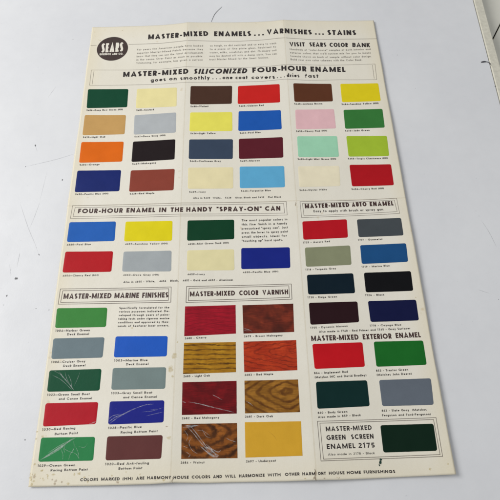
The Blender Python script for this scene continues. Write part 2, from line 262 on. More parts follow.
SCUFF_GLARES = [  # chip creases and painted-on crinkle glare, one streak per row
["ocean green racing",[[-191.07,-274.55],[-180.19,-267.78],[-171.49,-262.12],[-164.47,-257.44],[-159.41,-255.03]],0.9,"scuff_glare"],
["ocean green racing",[[-189.72,-273.54],[-181.78,-269.86],[-173.05,-264.58],[-167.95,-260.06],[-161.89,-255.15]],0.5,"scuff_glare"],
["ocean green racing",[[-183.95,-268.05],[-175.24,-262.57],[-166.35,-257.76]],0.3,"scuff_glare"],
["ocean green racing",[[-172.07,-264.78],[-169.43,-270.16],[-169.39,-274.55]],0.22,"scuff_glare"],
["ocean green racing",[[-160.96,-257.89],[-159.76,-264.19],[-162.76,-270.32],[-163.46,-275.05]],0.25,"scuff_glare"],
["ocean green racing",[[-171.37,-263.02],[-165.15,-266.73],[-157.17,-269.58],[-153.75,-274.06]],0.2,"scuff_glare"],
["ocean green racing",[[-159.04,-262.42],[-155.48,-267.85],[-153.75,-274.06]],0.2,"scuff_glare"],
["ocean green racing",[[-156.16,-262.49],[-150.25,-263.89],[-146.89,-260.03]],0.18,"scuff_glare"],
["ocean green racing",[[-168.03,-259.52],[-169.21,-264.85],[-167.77,-268.44]],0.15,"scuff_glare"],
["red racing",[[-148.32,-242.84],[-145.1,-241.99],[-141.38,-240.41]],0.6,"scuff_glare"],
["pacific blue racing",[[-128.41,-243.15],[-120.16,-237.21],[-112.64,-233.09],[-105.0,-229.7],[-97.27,-226.88]],0.55,"scuff_glare"],
["pacific blue racing",[[-128.81,-241.09],[-122.18,-236.6],[-112.6,-233.65]],0.5,"scuff_glare"],
["pacific blue racing",[[-129.26,-238.47],[-125.22,-235.58],[-118.47,-234.06]],0.3,"scuff_glare"],
["pacific blue racing",[[-101.14,-228.29],[-93.36,-226.04],[-85.45,-225.5]],0.3,"scuff_glare"],
["pacific blue racing",[[-96.89,-232.76],[-87.06,-232.09],[-76.33,-229.18]],0.18,"scuff_glare"],
["pacific blue racing",[[-92.7,-236.62],[-82.97,-234.65],[-76.13,-233.34]],0.18,"scuff_glare"],
["pacific blue racing",[[-89.09,-231.08],[-81.23,-230.17]],0.15,"scuff_glare"],
["pacific blue racing",[[-123.25,-229.03],[-122.44,-229.24]],0.6,"scuff_glare"],
["dark green small boat",[[-184.18,-190.93],[-178.24,-197.68],[-171.3,-204.79],[-166.62,-210.21]],0.45,"scuff_glare"],
["dark green small boat",[[-190.74,-194.42],[-182.14,-198.6],[-175.44,-203.71],[-168.67,-209.77]],0.28,"scuff_glare"],
["dark green small boat",[[-178.04,-191.47],[-175.08,-198.75],[-170.17,-205.8]],0.22,"scuff_glare"],
["dark green small boat",[[-189.29,-190.42],[-182.81,-193.58],[-178.11,-198.69]],0.18,"scuff_glare"],
["dark green small boat",[[-162.76,-192.04],[-164.85,-199.99],[-167.15,-205.87]],0.18,"scuff_glare"],
["dark green small boat",[[-174.71,-193.76],[-170.79,-200.84],[-168.79,-208.78]],0.2,"scuff_glare"],
["red mahogany varnish",[[-57.59,-223.75],[-53.81,-225.16]],0.5,"scuff_glare"],
["red mahogany varnish",[[-51.87,-224.24],[-39.99,-226.58],[-26.15,-230.3],[-14.33,-233.21],[-6.47,-235.28]],0.5,"scuff_glare"],
["red mahogany varnish",[[-27.61,-217.99],[-23.23,-220.21],[-17.86,-223.22]],0.3,"scuff_glare"],
["walnut varnish",[[-52.21,-247.3],[-45.28,-254.4],[-37.43,-263.6],[-29.7,-271.43],[-24.92,-275.42]],0.5,"scuff_glare"],
["walnut varnish",[[-49.33,-246.44],[-42.39,-254.46],[-34.55,-264.38],[-26.84,-272.55]],0.45,"scuff_glare"],
["walnut varnish",[[-56.04,-248.32],[-49.3,-247.54],[-41.58,-246.6]],0.9,"scuff_glare"],
["walnut varnish",[[-55.12,-246.87],[-47.4,-246.29],[-39.63,-247.2]],0.4,"scuff_glare"],
["walnut varnish",[[-35.48,-266.32],[-29.73,-268.23],[-23.03,-274.93]],0.9,"scuff_glare"],
["walnut varnish",[[-33.6,-263.68],[-27.83,-268.28],[-22.09,-271.07],[-19.24,-269.37]],0.5,"scuff_glare"],
["walnut varnish",[[-31.6,-271.74],[-26.83,-274.49],[-22.08,-275.13]],1.2,"scuff_glare"],
["walnut varnish",[[-39.31,-265.34],[-32.56,-270.83],[-26.82,-275.37]],0.6,"scuff_glare"],
["walnut varnish",[[-30.7,-266.43],[-25.9,-271.52],[-21.13,-274.63]],0.6,"scuff_glare"],
["walnut varnish",[[-34.49,-269.01],[-28.73,-273.21]],0.5,"scuff_glare"],
["walnut varnish",[[-52.48,-270.38],[-48.63,-272.93],[-50.45,-275.17]],0.35,"scuff_glare"],
["walnut varnish",[[-14.43,-258.73],[-9.63,-261.01],[-4.27,-262.58]],0.35,"scuff_glare"],
["walnut varnish",[[-55.01,-250.54],[-51.0,-256.09],[-52.78,-260.56]],0.25,"scuff_glare"],
["walnut varnish",[[-47.14,-257.08],[-49.87,-262.42],[-46.85,-268.73],[-41.07,-272.4]],0.25,"scuff_glare"],
["walnut varnish",[[-55.5,-264.98],[-50.69,-266.87]],0.25,"scuff_glare"],
["walnut varnish",[[-37.65,-250.0],[-33.7,-256.47],[-28.87,-258.39]],0.2,"scuff_glare"],
["walnut varnish",[[-44.4,-250.77],[-36.65,-251.85],[-29.85,-256.56]],0.2,"scuff_glare"],
["dark oak varnish",[[5.55,-224.71],[9.46,-227.1],[12.37,-229.65]],0.35,"scuff_glare"],
["brown mahogany varnish",[[4.55,-150.59],[9.17,-152.0],[13.33,-154.05]],0.45,"scuff_glare"],
["brown mahogany varnish",[[4.3,-152.75],[10.19,-153.54]],0.25,"scuff_glare"],
["undercoat golden yellow",[[26.27,-253.36],[31.87,-258.06],[34.54,-262.65]],0.15,"dent"]]
SPOTS = [
[-67.03,-178.5,3.2,3.8,"y"],
[-70.55,-192.27,3.4,4.2,"y"],
[-64.51,-163.92,0.9,0.9,"y"],
[-113.02,-147.54,1.6,1.2,"y"],
[-69.14,-257.5,2.6,2,"y"],
[-71.76,-247.04,1.6,0.6,"b"],
[-68.03,-199.15,1.6,1.6,"y"],
[-181.86,-286.97,1.1336931881770895,0.5859667249628924,"y"],
[-161.16,-295.03,1.7807237623932937,1.318195123006526,"y"],
[-142.57,-288.63,0.7762632468565902,0.5274199509178361,"y"],
[-72.09,-294.05,1.7906437547237175,1.3605374062515594,"y"],
[-172.99,-292.31,1.6710315342059487,1.4255780295896168,"b"],
[-193.48,-292.16,1.5747223304263573,1.0071445308524984,"y"],
[-152.25,-286.73,1.995341382239853,1.4385810042221001,"y"],
[-173.71,-294.96,1.4157868826974265,1.458780687854548,"b"],
[-146.71,-290.05,1.458259955503983,0.9172516207519685,"y"],
[-173.27,-294.2,0.5691815505155976,0.4555863988042152,"y"],
[-176.47,-291.38,1.2539841377839889,0.8114119185065873,"b"],
[-185.31,-290.16,0.8242729858758342,1.1591979781492228,"y"],
[-167.27,-293.51,1.0130702451995872,1.0702347803000705,"b"],
[-193.46,-286.58,0.8661911043820236,1.318194689591531,"y"],
[-181.36,-289.31,0.7840635095944912,0.950822502604211,"y"],
[-115.46,-294.86,2.027580157347752,1.281853547768711,"b"],
[-197.21,-288.93,2.045610811148997,1.3302873222701783,"y"],
[-68.98,-291.92,1.8086844811172043,0.7520923043882517,"y"],
[-156.39,-287.23,1.11061541555893,1.5541763468882857,"y"],
[-197.84,-286.43,0.7713072701119282,1.3404948097856257,"y"],
[-176.02,-286.89,2.0707978392510027,0.9087430231260938,"y"],
[-195.93,-286.53,0.7698724340860228,1.2121925410981667,"y"],
[-196.06,-290.99,0.898493842142021,1.5971638325057085,"y"],
[-143.11,-293.71,1.154913969655182,1.5851888614916332,"y"],
[-180.79,-290.12,0.5589906957037627,0.9054651538446733,"y"],
[-79.73,-294.09,1.2977275513137592,0.4379804286671218,"y"],
[-181.04,-288.05,0.8703466465131605,1.44365141923744,"y"],
[-194.97,-294.83,1.4045507206542016,1.5886848560247628,"y"],
[-77.52,-292.28,1.765372356383234,1.2936715427682093,"y"],
[-193.74,-288.12,1.898089964059649,1.4797142262232805,"b"],
[-195.0,-277.56,1.439356057129106,1.2352420971508944,"y"],
[-189.6,-271.84,1.25115184517068,1.2917478072750246,"y"],
[-193.98,-289.46,1.6431627753772404,0.49669473853850643,"y"],
[-184.54,-291.41,1.2688574474203203,0.4579071604701854,"y"],
[-191.33,-253.22,1.6590954523554,1.2673468926042828,"y"],
[-197.29,-254.95,1.2257467270191695,1.1399677165883648,"y"],
[-187.71,-289.82,0.6841039034531804,0.40425493474717306,"y"],
[-191.84,-247.78,1.5393506596575737,0.5506569602677085,"y"],
[-187.88,-283.39,1.541241231479019,1.1157909160064239,"y"],
[-191.07,-256.71,1.2729263304975729,0.8298360508975232,"y"],
[-186.87,-283.0,1.0129631548360383,1.0843312395478415,"y"],
[-197.41,-248.65,1.1728328931837635,1.0354805941063772,"y"],
[-188.38,-275.51,0.5803902287318492,0.8713405877619749,"y"],
[-190.26,-271.59,0.41371664915993783,1.4889956515355887,"y"],
[89.04,-295.99,1.1063922799371237,0.5286948153615862,"y"],
[67.3,-295.65,1.0326476008602756,0.8797671648862568,"b"],
[59.09,-295.95,1.5509457586381372,0.6074847891908239,"y"],
[90.22,-296.9,0.48699323249735105,0.8287949633928351,"b"],
[66.87,-296.41,0.9492037799479383,0.7790093223376175,"b"],
[91.0,-296.15,0.5940990516880247,0.5965531372717979,"b"],
[76.9,-296.74,1.323665220434369,0.30333727440880676,"b"],
[77.08,-296.21,1.3302626571155738,0.5905496725126035,"b"],
[-190.89,268.07,0.6854324533296167,0.9366689512602191,"y"],
[-142.68,273.21,0.9413866821105444,0.8266744169246105,"y"],
[-187.91,266.32,0.7736233996299096,1.0379856914120715,"y"],
[-188.37,267.53,1.0294795062586761,0.8290996576266108,"y"],
[-183.56,287.18,1.0168337142293935,0.653525688425654,"y"],
[-169.7,287.18,0.4660480892993259,0.5007567895410303,"y"],
[-158.55,285.72,1.1215306397648093,0.660391709493406,"y"],
[-175.0,281.39,0.8966640227033975,0.46542704965131654,"y"],
[-183.58,265.68,0.5437405009844761,0.8579768140638284,"y"],
[-197.53,283.29,0.8,0.7200000000000001,"y"],
[-196.15,275.52,0.7,0.63,"y"],
[-199.62,287.2,0.5,0.45,"y"],
[-196.99,194.86,0.5,0.45,"y"],
[-196.53,166.06,0.4,0.36000000000000004,"y"],
[-69.41,273.28,0.5,0.45,"y"],
[-51.58,288.23,0.8,0.7200000000000001,"y"],
[30.54,292.97,0.8,0.7200000000000001,"y"],
[67.3,291.76,0.7,0.63,"y"],
[68.18,-4.76,0.8,0.7200000000000001,"y"],
[70.66,-6.42,0.5,0.45,"y"],
[-64.87,-74.57,0.5,0.45,"y"],
[-64.67,-46.24,0.5,0.45,"y"],
[-58.61,-60.03,0.4,0.36000000000000004,"y"],
[190.9,-121.47,0.9,0.81,"y"],
[193.59,-139.04,0.7,0.63,"y"],
[198.74,7.17,0.6,0.54,"y"],
[-86.57,-272.2,0.4,0.36000000000000004,"y"],
[-200.23,-101.73,0.6,0.54,"y"],
[155.82,-231.28,0.5,0.45,"y"],
[190.63,-265.62,0.5,0.45,"y"],
[194.12,-286.87,1,0.9,"y"],
[176.82,-290.74,1.4,1.26,"y"],
[-188.14,-252.71,0.7,0.63,"y"],
[-120.99,-289.19,1.1,0.9900000000000001,"y"],
[-108.15,-286.43,0.8,0.7200000000000001,"y"],
[-94.84,-288.8,1.0,0.9,"y"],
[-33.23,-290.8,0.9,0.81,"y"],
[-12.66,-287.87,0.6,0.54,"y"],
[68.79,-293.27,0.9,5.5,"c"],
[-64.25,-294.3,0.5,2.6,"c"],
[68.56,-2.38,0.5,2.2,"c"],
[131.37,-283.73,1.7,2.3,"g"],
[132.64,-281.49,1.1,0.8,"g"],
[129.57,-285.78,0.8,1.2,"g2"]]
TABLE_MARKS = [
["fibre",[[-17.88,331.19],[-25.71,320.72],[-29.43,313.51],[-33.36,300.78]],0.35],
["speck",[[-226.97,271.52]],0.75],
["scratch",[[-239.07,186.15],[-246.65,168.61]],0.22],
["speck",[[-246.65,168.61]],0.4],
["scratch",[[-259.18,59.73],[-225.46,68.62],[-198.9,78.11]],0.3],
["speck",[[-258.93,59.72]],0.9],
["speck",[[-225.5,68.91]],0.5],
["speck2",[[-252.29,92.72],[-251.22,89.03]],0.8],
["scratch",[[-251.41,90.25],[-247.77,81.09]],0.18],
["speck2",[[-211.25,40.96],[-211.32,37.83]],0.9],
["scratch",[[-257.22,8.36],[-242.63,-23.92],[-231.82,-44.68],[-225.17,-58.58]],0.25],
["speck2",[[-225.47,-58.08],[-223.75,-60.6]],0.6],
["scratch",[[-233.76,9.16],[-237.53,-12.24],[-240.6,-26.56]],0.25],
["scratch",[[-246.58,-55.59],[-246.85,-73.96]],0.3],
["knot",[[-245.38,-87.86]],2.1],
["scratch",[[-255.75,-70.11],[-251.66,-84.63]],0.2],
["speck2",[[-252.0,-106.37],[-252.38,-109.12]],0.7],
["speck",[[-253.77,-118.19]],0.6],
["speck",[[-218.21,-123.1]],0.8],
["speck",[[-204.01,-125.01]],0.8],
["speck",[[-208.48,-255.56]],1.0],
["scratch",[[-231.56,51.21],[-234.17,11.9]],0.16],
["speck",[[223.83,231.31]],0.7],
["scratch",[[283.44,-27.46],[289.27,-43.24],[293.83,-63.66]],0.25],
["scratch",[[261.56,-113.0],[273.64,-117.91]],0.2],
["speck",[[281.47,-124.75]],0.6],
["speck",[[239.11,171.15]],0.4],
["speck",[[-310.92,337.87]],0.5],
["speck",[[-283.19,300.87]],0.45],
["speck",[[-308.51,188.86]],0.4],
["speck",[[280.16,-15.42]],0.4],
["speck",[[282.25,-22.14]],0.5],
["speck",[[254.19,-21.47]],0.3],
["burn",[[336.14,215.04],[341.26,215.83],[346.22,214.62],[348.26,211.49],[348.93,207.14]],1.0],
["burn2",[[345.08,172.37],[347.02,172.66]],0.6]]
EMBLEM = {"c": [-169.54, 251.23], "r": [21.379999999999995, 22.37]}
RIM = {"a": [[350.71, 336.4], [348.01, 237.59], [345.72, 152.61]], "b": [[361.72, 336.14], [360.92, 215.17]], "d": [[383.26, 292.69], [359.24, 253.34]]}
CAM_LOC = [7.8561, -294.9606, 515.1234]
CAM_ROT = [[0.9997091, 0.0219588, -0.0099812], [-0.0241207, 0.909102, -0.4158747], [-5.82e-05, 0.4159944, 0.9093672]]


def relief(x, y):
    """height of the folded sheet above the table, millimetres"""
    def tent(d, s, k): return math.exp(-(math.sqrt(d * d + k * k) - k) / s)
    yt = max(0.0, PAR['top'] - y)
    amp = 3.8 * math.exp(-yt / 80.0) + 1.2 + 0.9 * max(0.0, (yt - 430.0) / 160.0)
    h = 0.5 + amp * (tent(x - PAR['cl'], 34.0, 2.0) + tent(x - PAR['cr'], 30.0, 2.0))
    h += 0.5 * math.sin(x * 0.031 + y * 0.017 + 1.0) * math.sin(y * 0.023 - 0.6) + 0.5
    h += 0.45 * tent(y - PAR['fy'], 14.0, 1.2)
    r = max(0.0, (x - 120.0) / 80.0); h += 3.2 * r * r * (0.45 + 0.55 * min(1.0, yt / 300.0))
    b = max(0.0, (yt - 520.0) / 72.0); h += 1.1 * b * b
    l = max(0.0, (-150.0 - x) / 50.0); h += 0.5 * l * l
    return h


scene = bpy.context.scene
COL = scene.collection
MM = 0.001

# ------------------------------------------------------------------ object helpers
def link(name, verts, faces, mat, parent=None, uvs=None, smooth=False, attrs=None):
    me = bpy.data.meshes.new(name)
    me.from_pydata([(v[0] * MM, v[1] * MM, v[2] * MM) for v in verts], [], faces)
    if uvs:
        uv = me.uv_layers.new(name='UVMap')
        for lp in me.loops:
            uv.data[lp.index].uv = uvs[lp.vertex_index]
    if attrs:
        a = me.attributes.new('fade', 'FLOAT', 'POINT')
        for i, v in enumerate(attrs):
            a.data[i].value = v
    if smooth:
        for p in me.polygons: p.use_smooth = True
    me.materials.append(mat)
    me.update()
    o = bpy.data.objects.new(name, me)
    COL.objects.link(o)
    if parent: o.parent = parent
    return o

# ------------------------------------------------------------------ material helpers
def new_mat(name):
    m = bpy.data.materials.new(name); m.use_nodes = True
    nt = m.node_tree
    return m, nt, nt.nodes['Principled BSDF']

def node(nt, kind, **kw):
    n = nt.nodes.new(kind)
    for k, v in kw.items():
        if k.startswith('i_'):
            key = k[2:].replace('_', ' ')
            n.inputs[key].default_value = v
        else:
            setattr(n, k, v)
    return n

def noise(nt, vec, scale, detail=3.0, rough=0.5, distort=0.0):
    n = node(nt, 'ShaderNodeTexNoise')
    n.inputs['Scale'].default_value = scale; n.inputs['Detail'].default_value = detail
    n.inputs['Roughness'].default_value = rough; n.inputs['Distortion'].default_value = distort
    if vec is not None: nt.links.new(vec, n.inputs['Vector'])
    return n

def ramp(nt, fac, stops):
    r = node(nt, 'ShaderNodeValToRGB')
    el = r.color_ramp.elements
    while len(el) < len(stops): el.new(0.5)
    for e, (p, c) in zip(el, stops):
        e.position = p; e.color = (c[0], c[1], c[2], 1) if not isinstance(c, float) else (c, c, c, 1)
    nt.links.new(fac, r.inputs['Fac'])
    return r

def math_node(nt, op, a, b=None, c=None):
    n = node(nt, 'ShaderNodeMath', operation=op)
    for i, v in enumerate((a, b, c)):
        if v is None: continue
        if isinstance(v, (int, float)): n.inputs[i].default_value = v
        else: nt.links.new(v, n.inputs[i])
    return n.outputs[0]

def mix(nt, fac, a, b, blend='MIX'):
    n = node(nt, 'ShaderNodeMix', data_type='RGBA', blend_type=blend)
    for sock, v in ((n.inputs[0], fac), (n.inputs[6], a), (n.inputs[7], b)):
        if isinstance(v, (int, float)): sock.default_value = v
        elif isinstance(v, (tuple, list)): sock.default_value = (v[0], v[1], v[2], 1)
        else: nt.links.new(v, sock)
    return n.outputs[2]

def bump(nt, bsdf, height, strength, dist):
    b = node(nt, 'ShaderNodeBump'); b.inputs['Strength'].default_value = strength; b.inputs['Distance'].default_value = dist
    nt.links.new(height, b.inputs['Height']); nt.links.new(b.outputs[0], bsdf.inputs['Normal'])
    return b

def srgb(r, g, b):
    f = lambda c: (c / 255 / 12.92) if c / 255 <= 0.04045 else ((c / 255 + 0.055) / 1.055) ** 2.4
    return (f(r), f(g), f(b))

# paper -------------------------------------------------------------
def paper_material():
    m, nt, b = new_mat('aged_paper')
    tc = node(nt, 'ShaderNodeTexCoord'); P = tc.outputs['Object']
    sep = node(nt, 'ShaderNodeSeparateXYZ'); nt.links.new(P, sep.inputs[0])
    x, y = sep.outputs[0], sep.outputs[1]
    big = noise(nt, P, 7.0, 5, 0.6)
    col = ramp(nt, big.outputs['Fac'], [(0.3, PAPER_A), (0.7, PAPER_B)]).outputs[0]
    # yellower rim of old paper
    ex = math_node(nt, 'ABSOLUTE', math_node(nt, 'ADD', x, 0.0))
    nz = noise(nt, P, 28.0, 4, 0.6)
    e1 = math_node(nt, 'ADD', ex, math_node(nt, 'MULTIPLY', nz.outputs['Fac'], 0.016))
    rx = ramp(nt, e1, [(0.0, 0.0), (1.0, 1.0)])
    mr = node(nt, 'ShaderNodeMapRange'); mr.inputs[1].default_value = 0.186; mr.inputs[2].default_value = 0.209
    mr.inputs[3].default_value = 0.0; mr.inputs[4].default_value = 0.55
    nt.links.new(e1, mr.inputs[0])
    nt.nodes.remove(rx)
    col = mix(nt, mr.outputs[0], col, PAPER_EDGE)
    ey = math_node(nt, 'ADD', math_node(nt, 'ABSOLUTE', y), math_node(nt, 'MULTIPLY', nz.outputs['Fac'], 0.03))
    mr2 = node(nt, 'ShaderNodeMapRange'); mr2.inputs[1].default_value = 0.278; mr2.inputs[2].default_value = 0.312
    mr2.inputs[3].default_value = 0.0; mr2.inputs[4].default_value = 0.45
    nt.links.new(ey, mr2.inputs[0])
    col = mix(nt, mr2.outputs[0], col, PAPER_EDGE)
    # worn fold lines: the surface is scuffed off the folds in short broken stretches
    wear = noise(nt, P, 160.0, 3, 0.7)
    def fold(coord, centre, col):
        d = math_node(nt, 'ABSOLUTE', math_node(nt, 'SUBTRACT', coord, centre * MM))
        d = math_node(nt, 'ADD', d, math_node(nt, 'MULTIPLY', wear.outputs['Fac'], 0.0012))
        k = node(nt, 'ShaderNodeMapRange'); k.inputs[1].default_value = 0.0006; k.inputs[2].default_value = 0.0016
        k.inputs[3].default_value = 0.5; k.inputs[4].default_value = 0.0
        nt.links.new(d, k.inputs[0])
        return mix(nt, k.outputs[0], col, PAPER_FOLD)
    col = fold(x, PAR['cl'], col); col = fold(x, PAR['cr'], col); col = fold(y, PAR['fy'], col)
    # foxing specks
    vo = noise(nt, P, 120.0, 2, 0.5); region = noise(nt, P, 14.0, 2, 0.5)
    sp = math_node(nt, 'MULTIPLY', vo.outputs['Fac'], region.outputs['Fac'])
    k = node(nt, 'ShaderNodeMapRange'); k.inputs[1].default_value = 0.43; k.inputs[2].default_value = 0.5
    k.inputs[3].default_value = 0.0; k.inputs[4].default_value = 0.35
    nt.links.new(sp, k.inputs[0])
    col = mix(nt, k.outputs[0], col, PAPER_FOX)
    fine = noise(nt, P, 900.0, 2, 0.6)
    col = mix(nt, 0.12, col, ramp(nt, fine.outputs['Fac'], [(0.3, 0.35), (0.7, 0.95)]).outputs[0], 'SOFT_LIGHT')
    nt.links.new(col, b.inputs['Base Color'])
    b.inputs['Roughness'].default_value = 0.5
    hb = math_node(nt, 'ADD', math_node(nt, 'MULTIPLY', fine.outputs['Fac'], 0.05), noise(nt, P, 45.0, 4, 0.55).outputs['Fac'])
    hb = math_node(nt, 'ADD', hb, math_node(nt, 'MULTIPLY', noise(nt, P, 12.0, 2, 0.5).outputs['Fac'], 3.0))
    bump(nt, b, hb, 0.36, 0.0014)
    return m

WORLD_S = 0.41; WIN_E = 30.0
PAPER_A = srgb(229, 223, 206); PAPER_B = srgb(237, 232, 219); PAPER_EDGE = srgb(226, 214, 182)
PAPER_FOLD = srgb(206, 194, 168); PAPER_FOX = srgb(196, 168, 112)

# paint chips -------------------------------------------------------
def chip_material(name, rgb):
    m, nt, b = new_mat(name)
    c = srgb(*rgb)
    tc = node(nt, 'ShaderNodeTexCoord'); P = tc.outputs['Object']
    n1 = noise(nt, P, 55.0, 4, 0.6); n2 = noise(nt, P, 1400.0, 2, 0.6)
    dark = tuple(v * 0.95 for v in c); lite = tuple(min(1, v * 1.04 + 0.001) for v in c)
    col = ramp(nt, n1.outputs['Fac'], [(0.3, dark), (0.7, lite)]).outputs[0]
    col = mix(nt, 0.06, col, ramp(nt, n2.outputs['Fac'], [(0.3, 0.3), (0.7, 0.8)]).outputs[0], 'OVERLAY')
    nt.links.new(col, b.inputs['Base Color'])
    r = ramp(nt, noise(nt, P, 90.0, 4, 0.65).outputs['Fac'], [(0.3, 0.38), (0.72, 0.48)])
    nt.links.new(r.outputs[0], b.inputs['Roughness'])
    b.inputs['Specular IOR Level'].default_value = 0.16
    h = math_node(nt, 'ADD', math_node(nt, 'MULTIPLY', noise(nt, P, 420.0, 3, 0.6).outputs['Fac'], 0.35), noise(nt, P, 60.0, 3, 0.5).outputs['Fac'])
    bump(nt, b, h, 0.22, 0.0006)
    return m

# stained-wood chips: (base, dark grain, mode, frequency, ...)
def wood_material(kind):
    W = {  # mode: 'ring' nested diamonds/arches round (cx,cy) ; 'line' near-horizontal streaks
        'w_cherry':   dict(a=(164, 18, 38), c=(114, 12, 28), e=(150, 14, 34), mode='arch', cx=.36, cy=0, sx=3.2, sy=1.0, f=9, dist=.13, thick=.20, blot=.35, con=.55, amp=.34, up=1.9),
        'w_brmahog':  dict(a=(136, 54, 32), c=(66, 26, 18), e=(96, 32, 22), mode='ring', cx=.58, cy=.66, sx=.6, sy=1.1, f=3.4, dist=.5, thick=.5, blot=.9, con=.6),
        'w_ltoak':    dict(a=(182, 132, 30), c=(86, 54, 12), e=(158, 108, 20), mode='line', cx=.5, cy=0, sx=.25, sy=1.0, f=11, dist=.09, thick=.26, blot=.6, con=1.0),
        'w_redmaple': dict(a=(188, 62, 26), c=(112, 30, 16), e=(166, 48, 20), mode='ring', cx=1.05, cy=.62, sx=.30, sy=1.2, f=10, dist=.24, thick=.24, blot=.35, con=.75),
        'w_rdmahog':  dict(a=(124, 16, 22), c=(70, 9, 13), e=(104, 12, 18), mode='ring', cx=.5, cy=.9, sx=.7, sy=1.2, f=3.0, dist=.5, thick=.45, blot=.5, con=.5),
        'w_dkoak':    dict(a=(164, 112, 40), c=(92, 52, 14), e=(136, 90, 28), mode='ring', cx=.78, cy=.62, sx=.52, sy=.95, f=8.5, dist=.14, thick=.34, blot=.2, con=1.0),
        'w_walnut':   dict(a=(150, 88, 32), c=(60, 32, 14), e=(116, 64, 22), mode='ring', cx=.34, cy=.76, sx=.50, sy=.95, f=6.5, dist=.36, thick=.46, blot=.6, con=1.0),
    }[kind]
    m, nt, b = new_mat('stained_wood_' + kind[2:])
    tc = node(nt, 'ShaderNodeTexCoord'); U = tc.outputs['UV']          # UV: 0..1 across, same unit down
    wob = noise(nt, U, 2.6, 4, 0.6)
    wob2 = noise(nt, U, 7.0, 3, 0.6)
    sep = node(nt, 'ShaderNodeSeparateXYZ'); nt.links.new(U, sep.inputs[0])
    x, y = sep.outputs[0], sep.outputs[1]
    dx = math_node(nt, 'MULTIPLY', math_node(nt, 'SUBTRACT', x, W['cx']), W['sx'])
    dy = math_node(nt, 'MULTIPLY', math_node(nt, 'SUBTRACT', y, W['cy'] * 0.6), W['sy'])
    if W['mode'] == 'ring':   # |x|+|y| gives the pointed cathedral figure of flat-sawn boards
        ax = math_node(nt, 'SQRT', math_node(nt, 'ADD', math_node(nt, 'MULTIPLY', dx, dx), 0.0012))
        ay = math_node(nt, 'SQRT', math_node(nt, 'ADD', math_node(nt, 'MULTIPLY', dy, dy), 0.0012))
        g = math_node(nt, 'ADD', ax, ay)
    elif W['mode'] == 'arch':     # straight grain above, low pointed arches below
        bell = math_node(nt, 'DIVIDE', 1.0, math_node(nt, 'ADD', math_node(nt, 'MULTIPLY', dx, dx), 1.0))
        damp = node(nt, 'ShaderNodeMapRange'); damp.inputs[1].default_value = 0.0; damp.inputs[2].default_value = 0.5
        damp.inputs[3].default_value = -W['amp']; damp.inputs[4].default_value = 0.0
        nt.links.new(y, damp.inputs[0])
        g = math_node(nt, 'ADD', dy, math_node(nt, 'MULTIPLY', bell, damp.outputs[0]))
    else:
        g = math_node(nt, 'ADD', dy, math_node(nt, 'MULTIPLY', dx, 0.06))
    g = math_node(nt, 'ADD', g, math_node(nt, 'MULTIPLY', wob.outputs['Fac'], W['dist']))
    g = math_node(nt, 'ADD', g, math_node(nt, 'MULTIPLY', wob2.outputs['Fac'], W['dist'] * 0.22))
    s = math_node(nt, 'FRACT', math_node(nt, 'MULTIPLY', g, W['f']))
    tri = math_node(nt, 'ABSOLUTE', math_node(nt, 'SUBTRACT', s, 0.5))       # 0 on the grain line
    t = W['thick'] * 0.5
    br = noise(nt, U, 9.0, 2, 0.5)
    tri = math_node(nt, 'ADD', tri, math_node(nt, 'MULTIPLY', math_node(nt, 'SUBTRACT', br.outputs['Fac'], 0.5), 0.28))
    line = ramp(nt, tri, [(0.0, 1.0), (t * .6, 0.85), (min(.49, t * 1.6), 0.0)]).outputs[0]
    sm = node(nt, 'ShaderNodeMapping'); sm.inputs['Scale'].default_value = (5, 60, 1); nt.links.new(U, sm.inputs[0])
    fib = noise(nt, sm.outputs[0], 1.0, 3, 0.6)
    base = ramp(nt, noise(nt, U, 3.2, 3, 0.55).outputs['Fac'], [(0.5 - .22 * W['blot'] - .02, srgb(*W['e'])), (0.62, srgb(*W['a']))]).outputs[0]
    if W['blot'] > .8:
        bl = ramp(nt, noise(nt, U, 2.4, 2, 0.5, 0.6).outputs['Fac'], [(0.42, 0.0), (0.62, 0.75)]).outputs[0]
        base = mix(nt, bl, base, srgb(*W['c']))
    fadeout = ramp(nt, noise(nt, U, 3.0, 3, 0.6).outputs['Color'], [(0.34, 0.45 * W['con']), (0.58, W['con'])]).outputs[0]
    line = math_node(nt, 'MULTIPLY', line, fadeout)
    base = mix(nt, 0.5, base, ramp(nt, fib.outputs['Fac'], [(0.3, 0.2), (0.7, 0.8)]).outputs[0], 'OVERLAY')
    col = mix(nt, line, base, srgb(*W['c']))
    nt.links.new(col, b.inputs['Base Color'])
    b.inputs['Roughness'].default_value = 0.34; b.inputs['Specular IOR Level'].default_value = 0.22
    P = tc.outputs['Object']
    bump(nt, b, noise(nt, P, 80.0, 3, 0.5).outputs['Fac'], 0.35, 0.0008)
    return m

def flat_mat(name, rgb, rough=0.6, var=0.15, scale=300):
    m, nt, b = new_mat(name); c = srgb(*rgb)
    tc = node(nt, 'ShaderNodeTexCoord')
    n = noise(nt, tc.outputs['Object'], scale, 3, 0.6)
    col = ramp(nt, n.outputs['Fac'], [(0.3, tuple(v * (1 - var) for v in c)), (0.7, tuple(min(1, v * (1 + var) + .002) for v in c))]).outputs[0]
    nt.links.new(col, b.inputs['Base Color']); b.inputs['Roughness'].default_value = rough
    return m

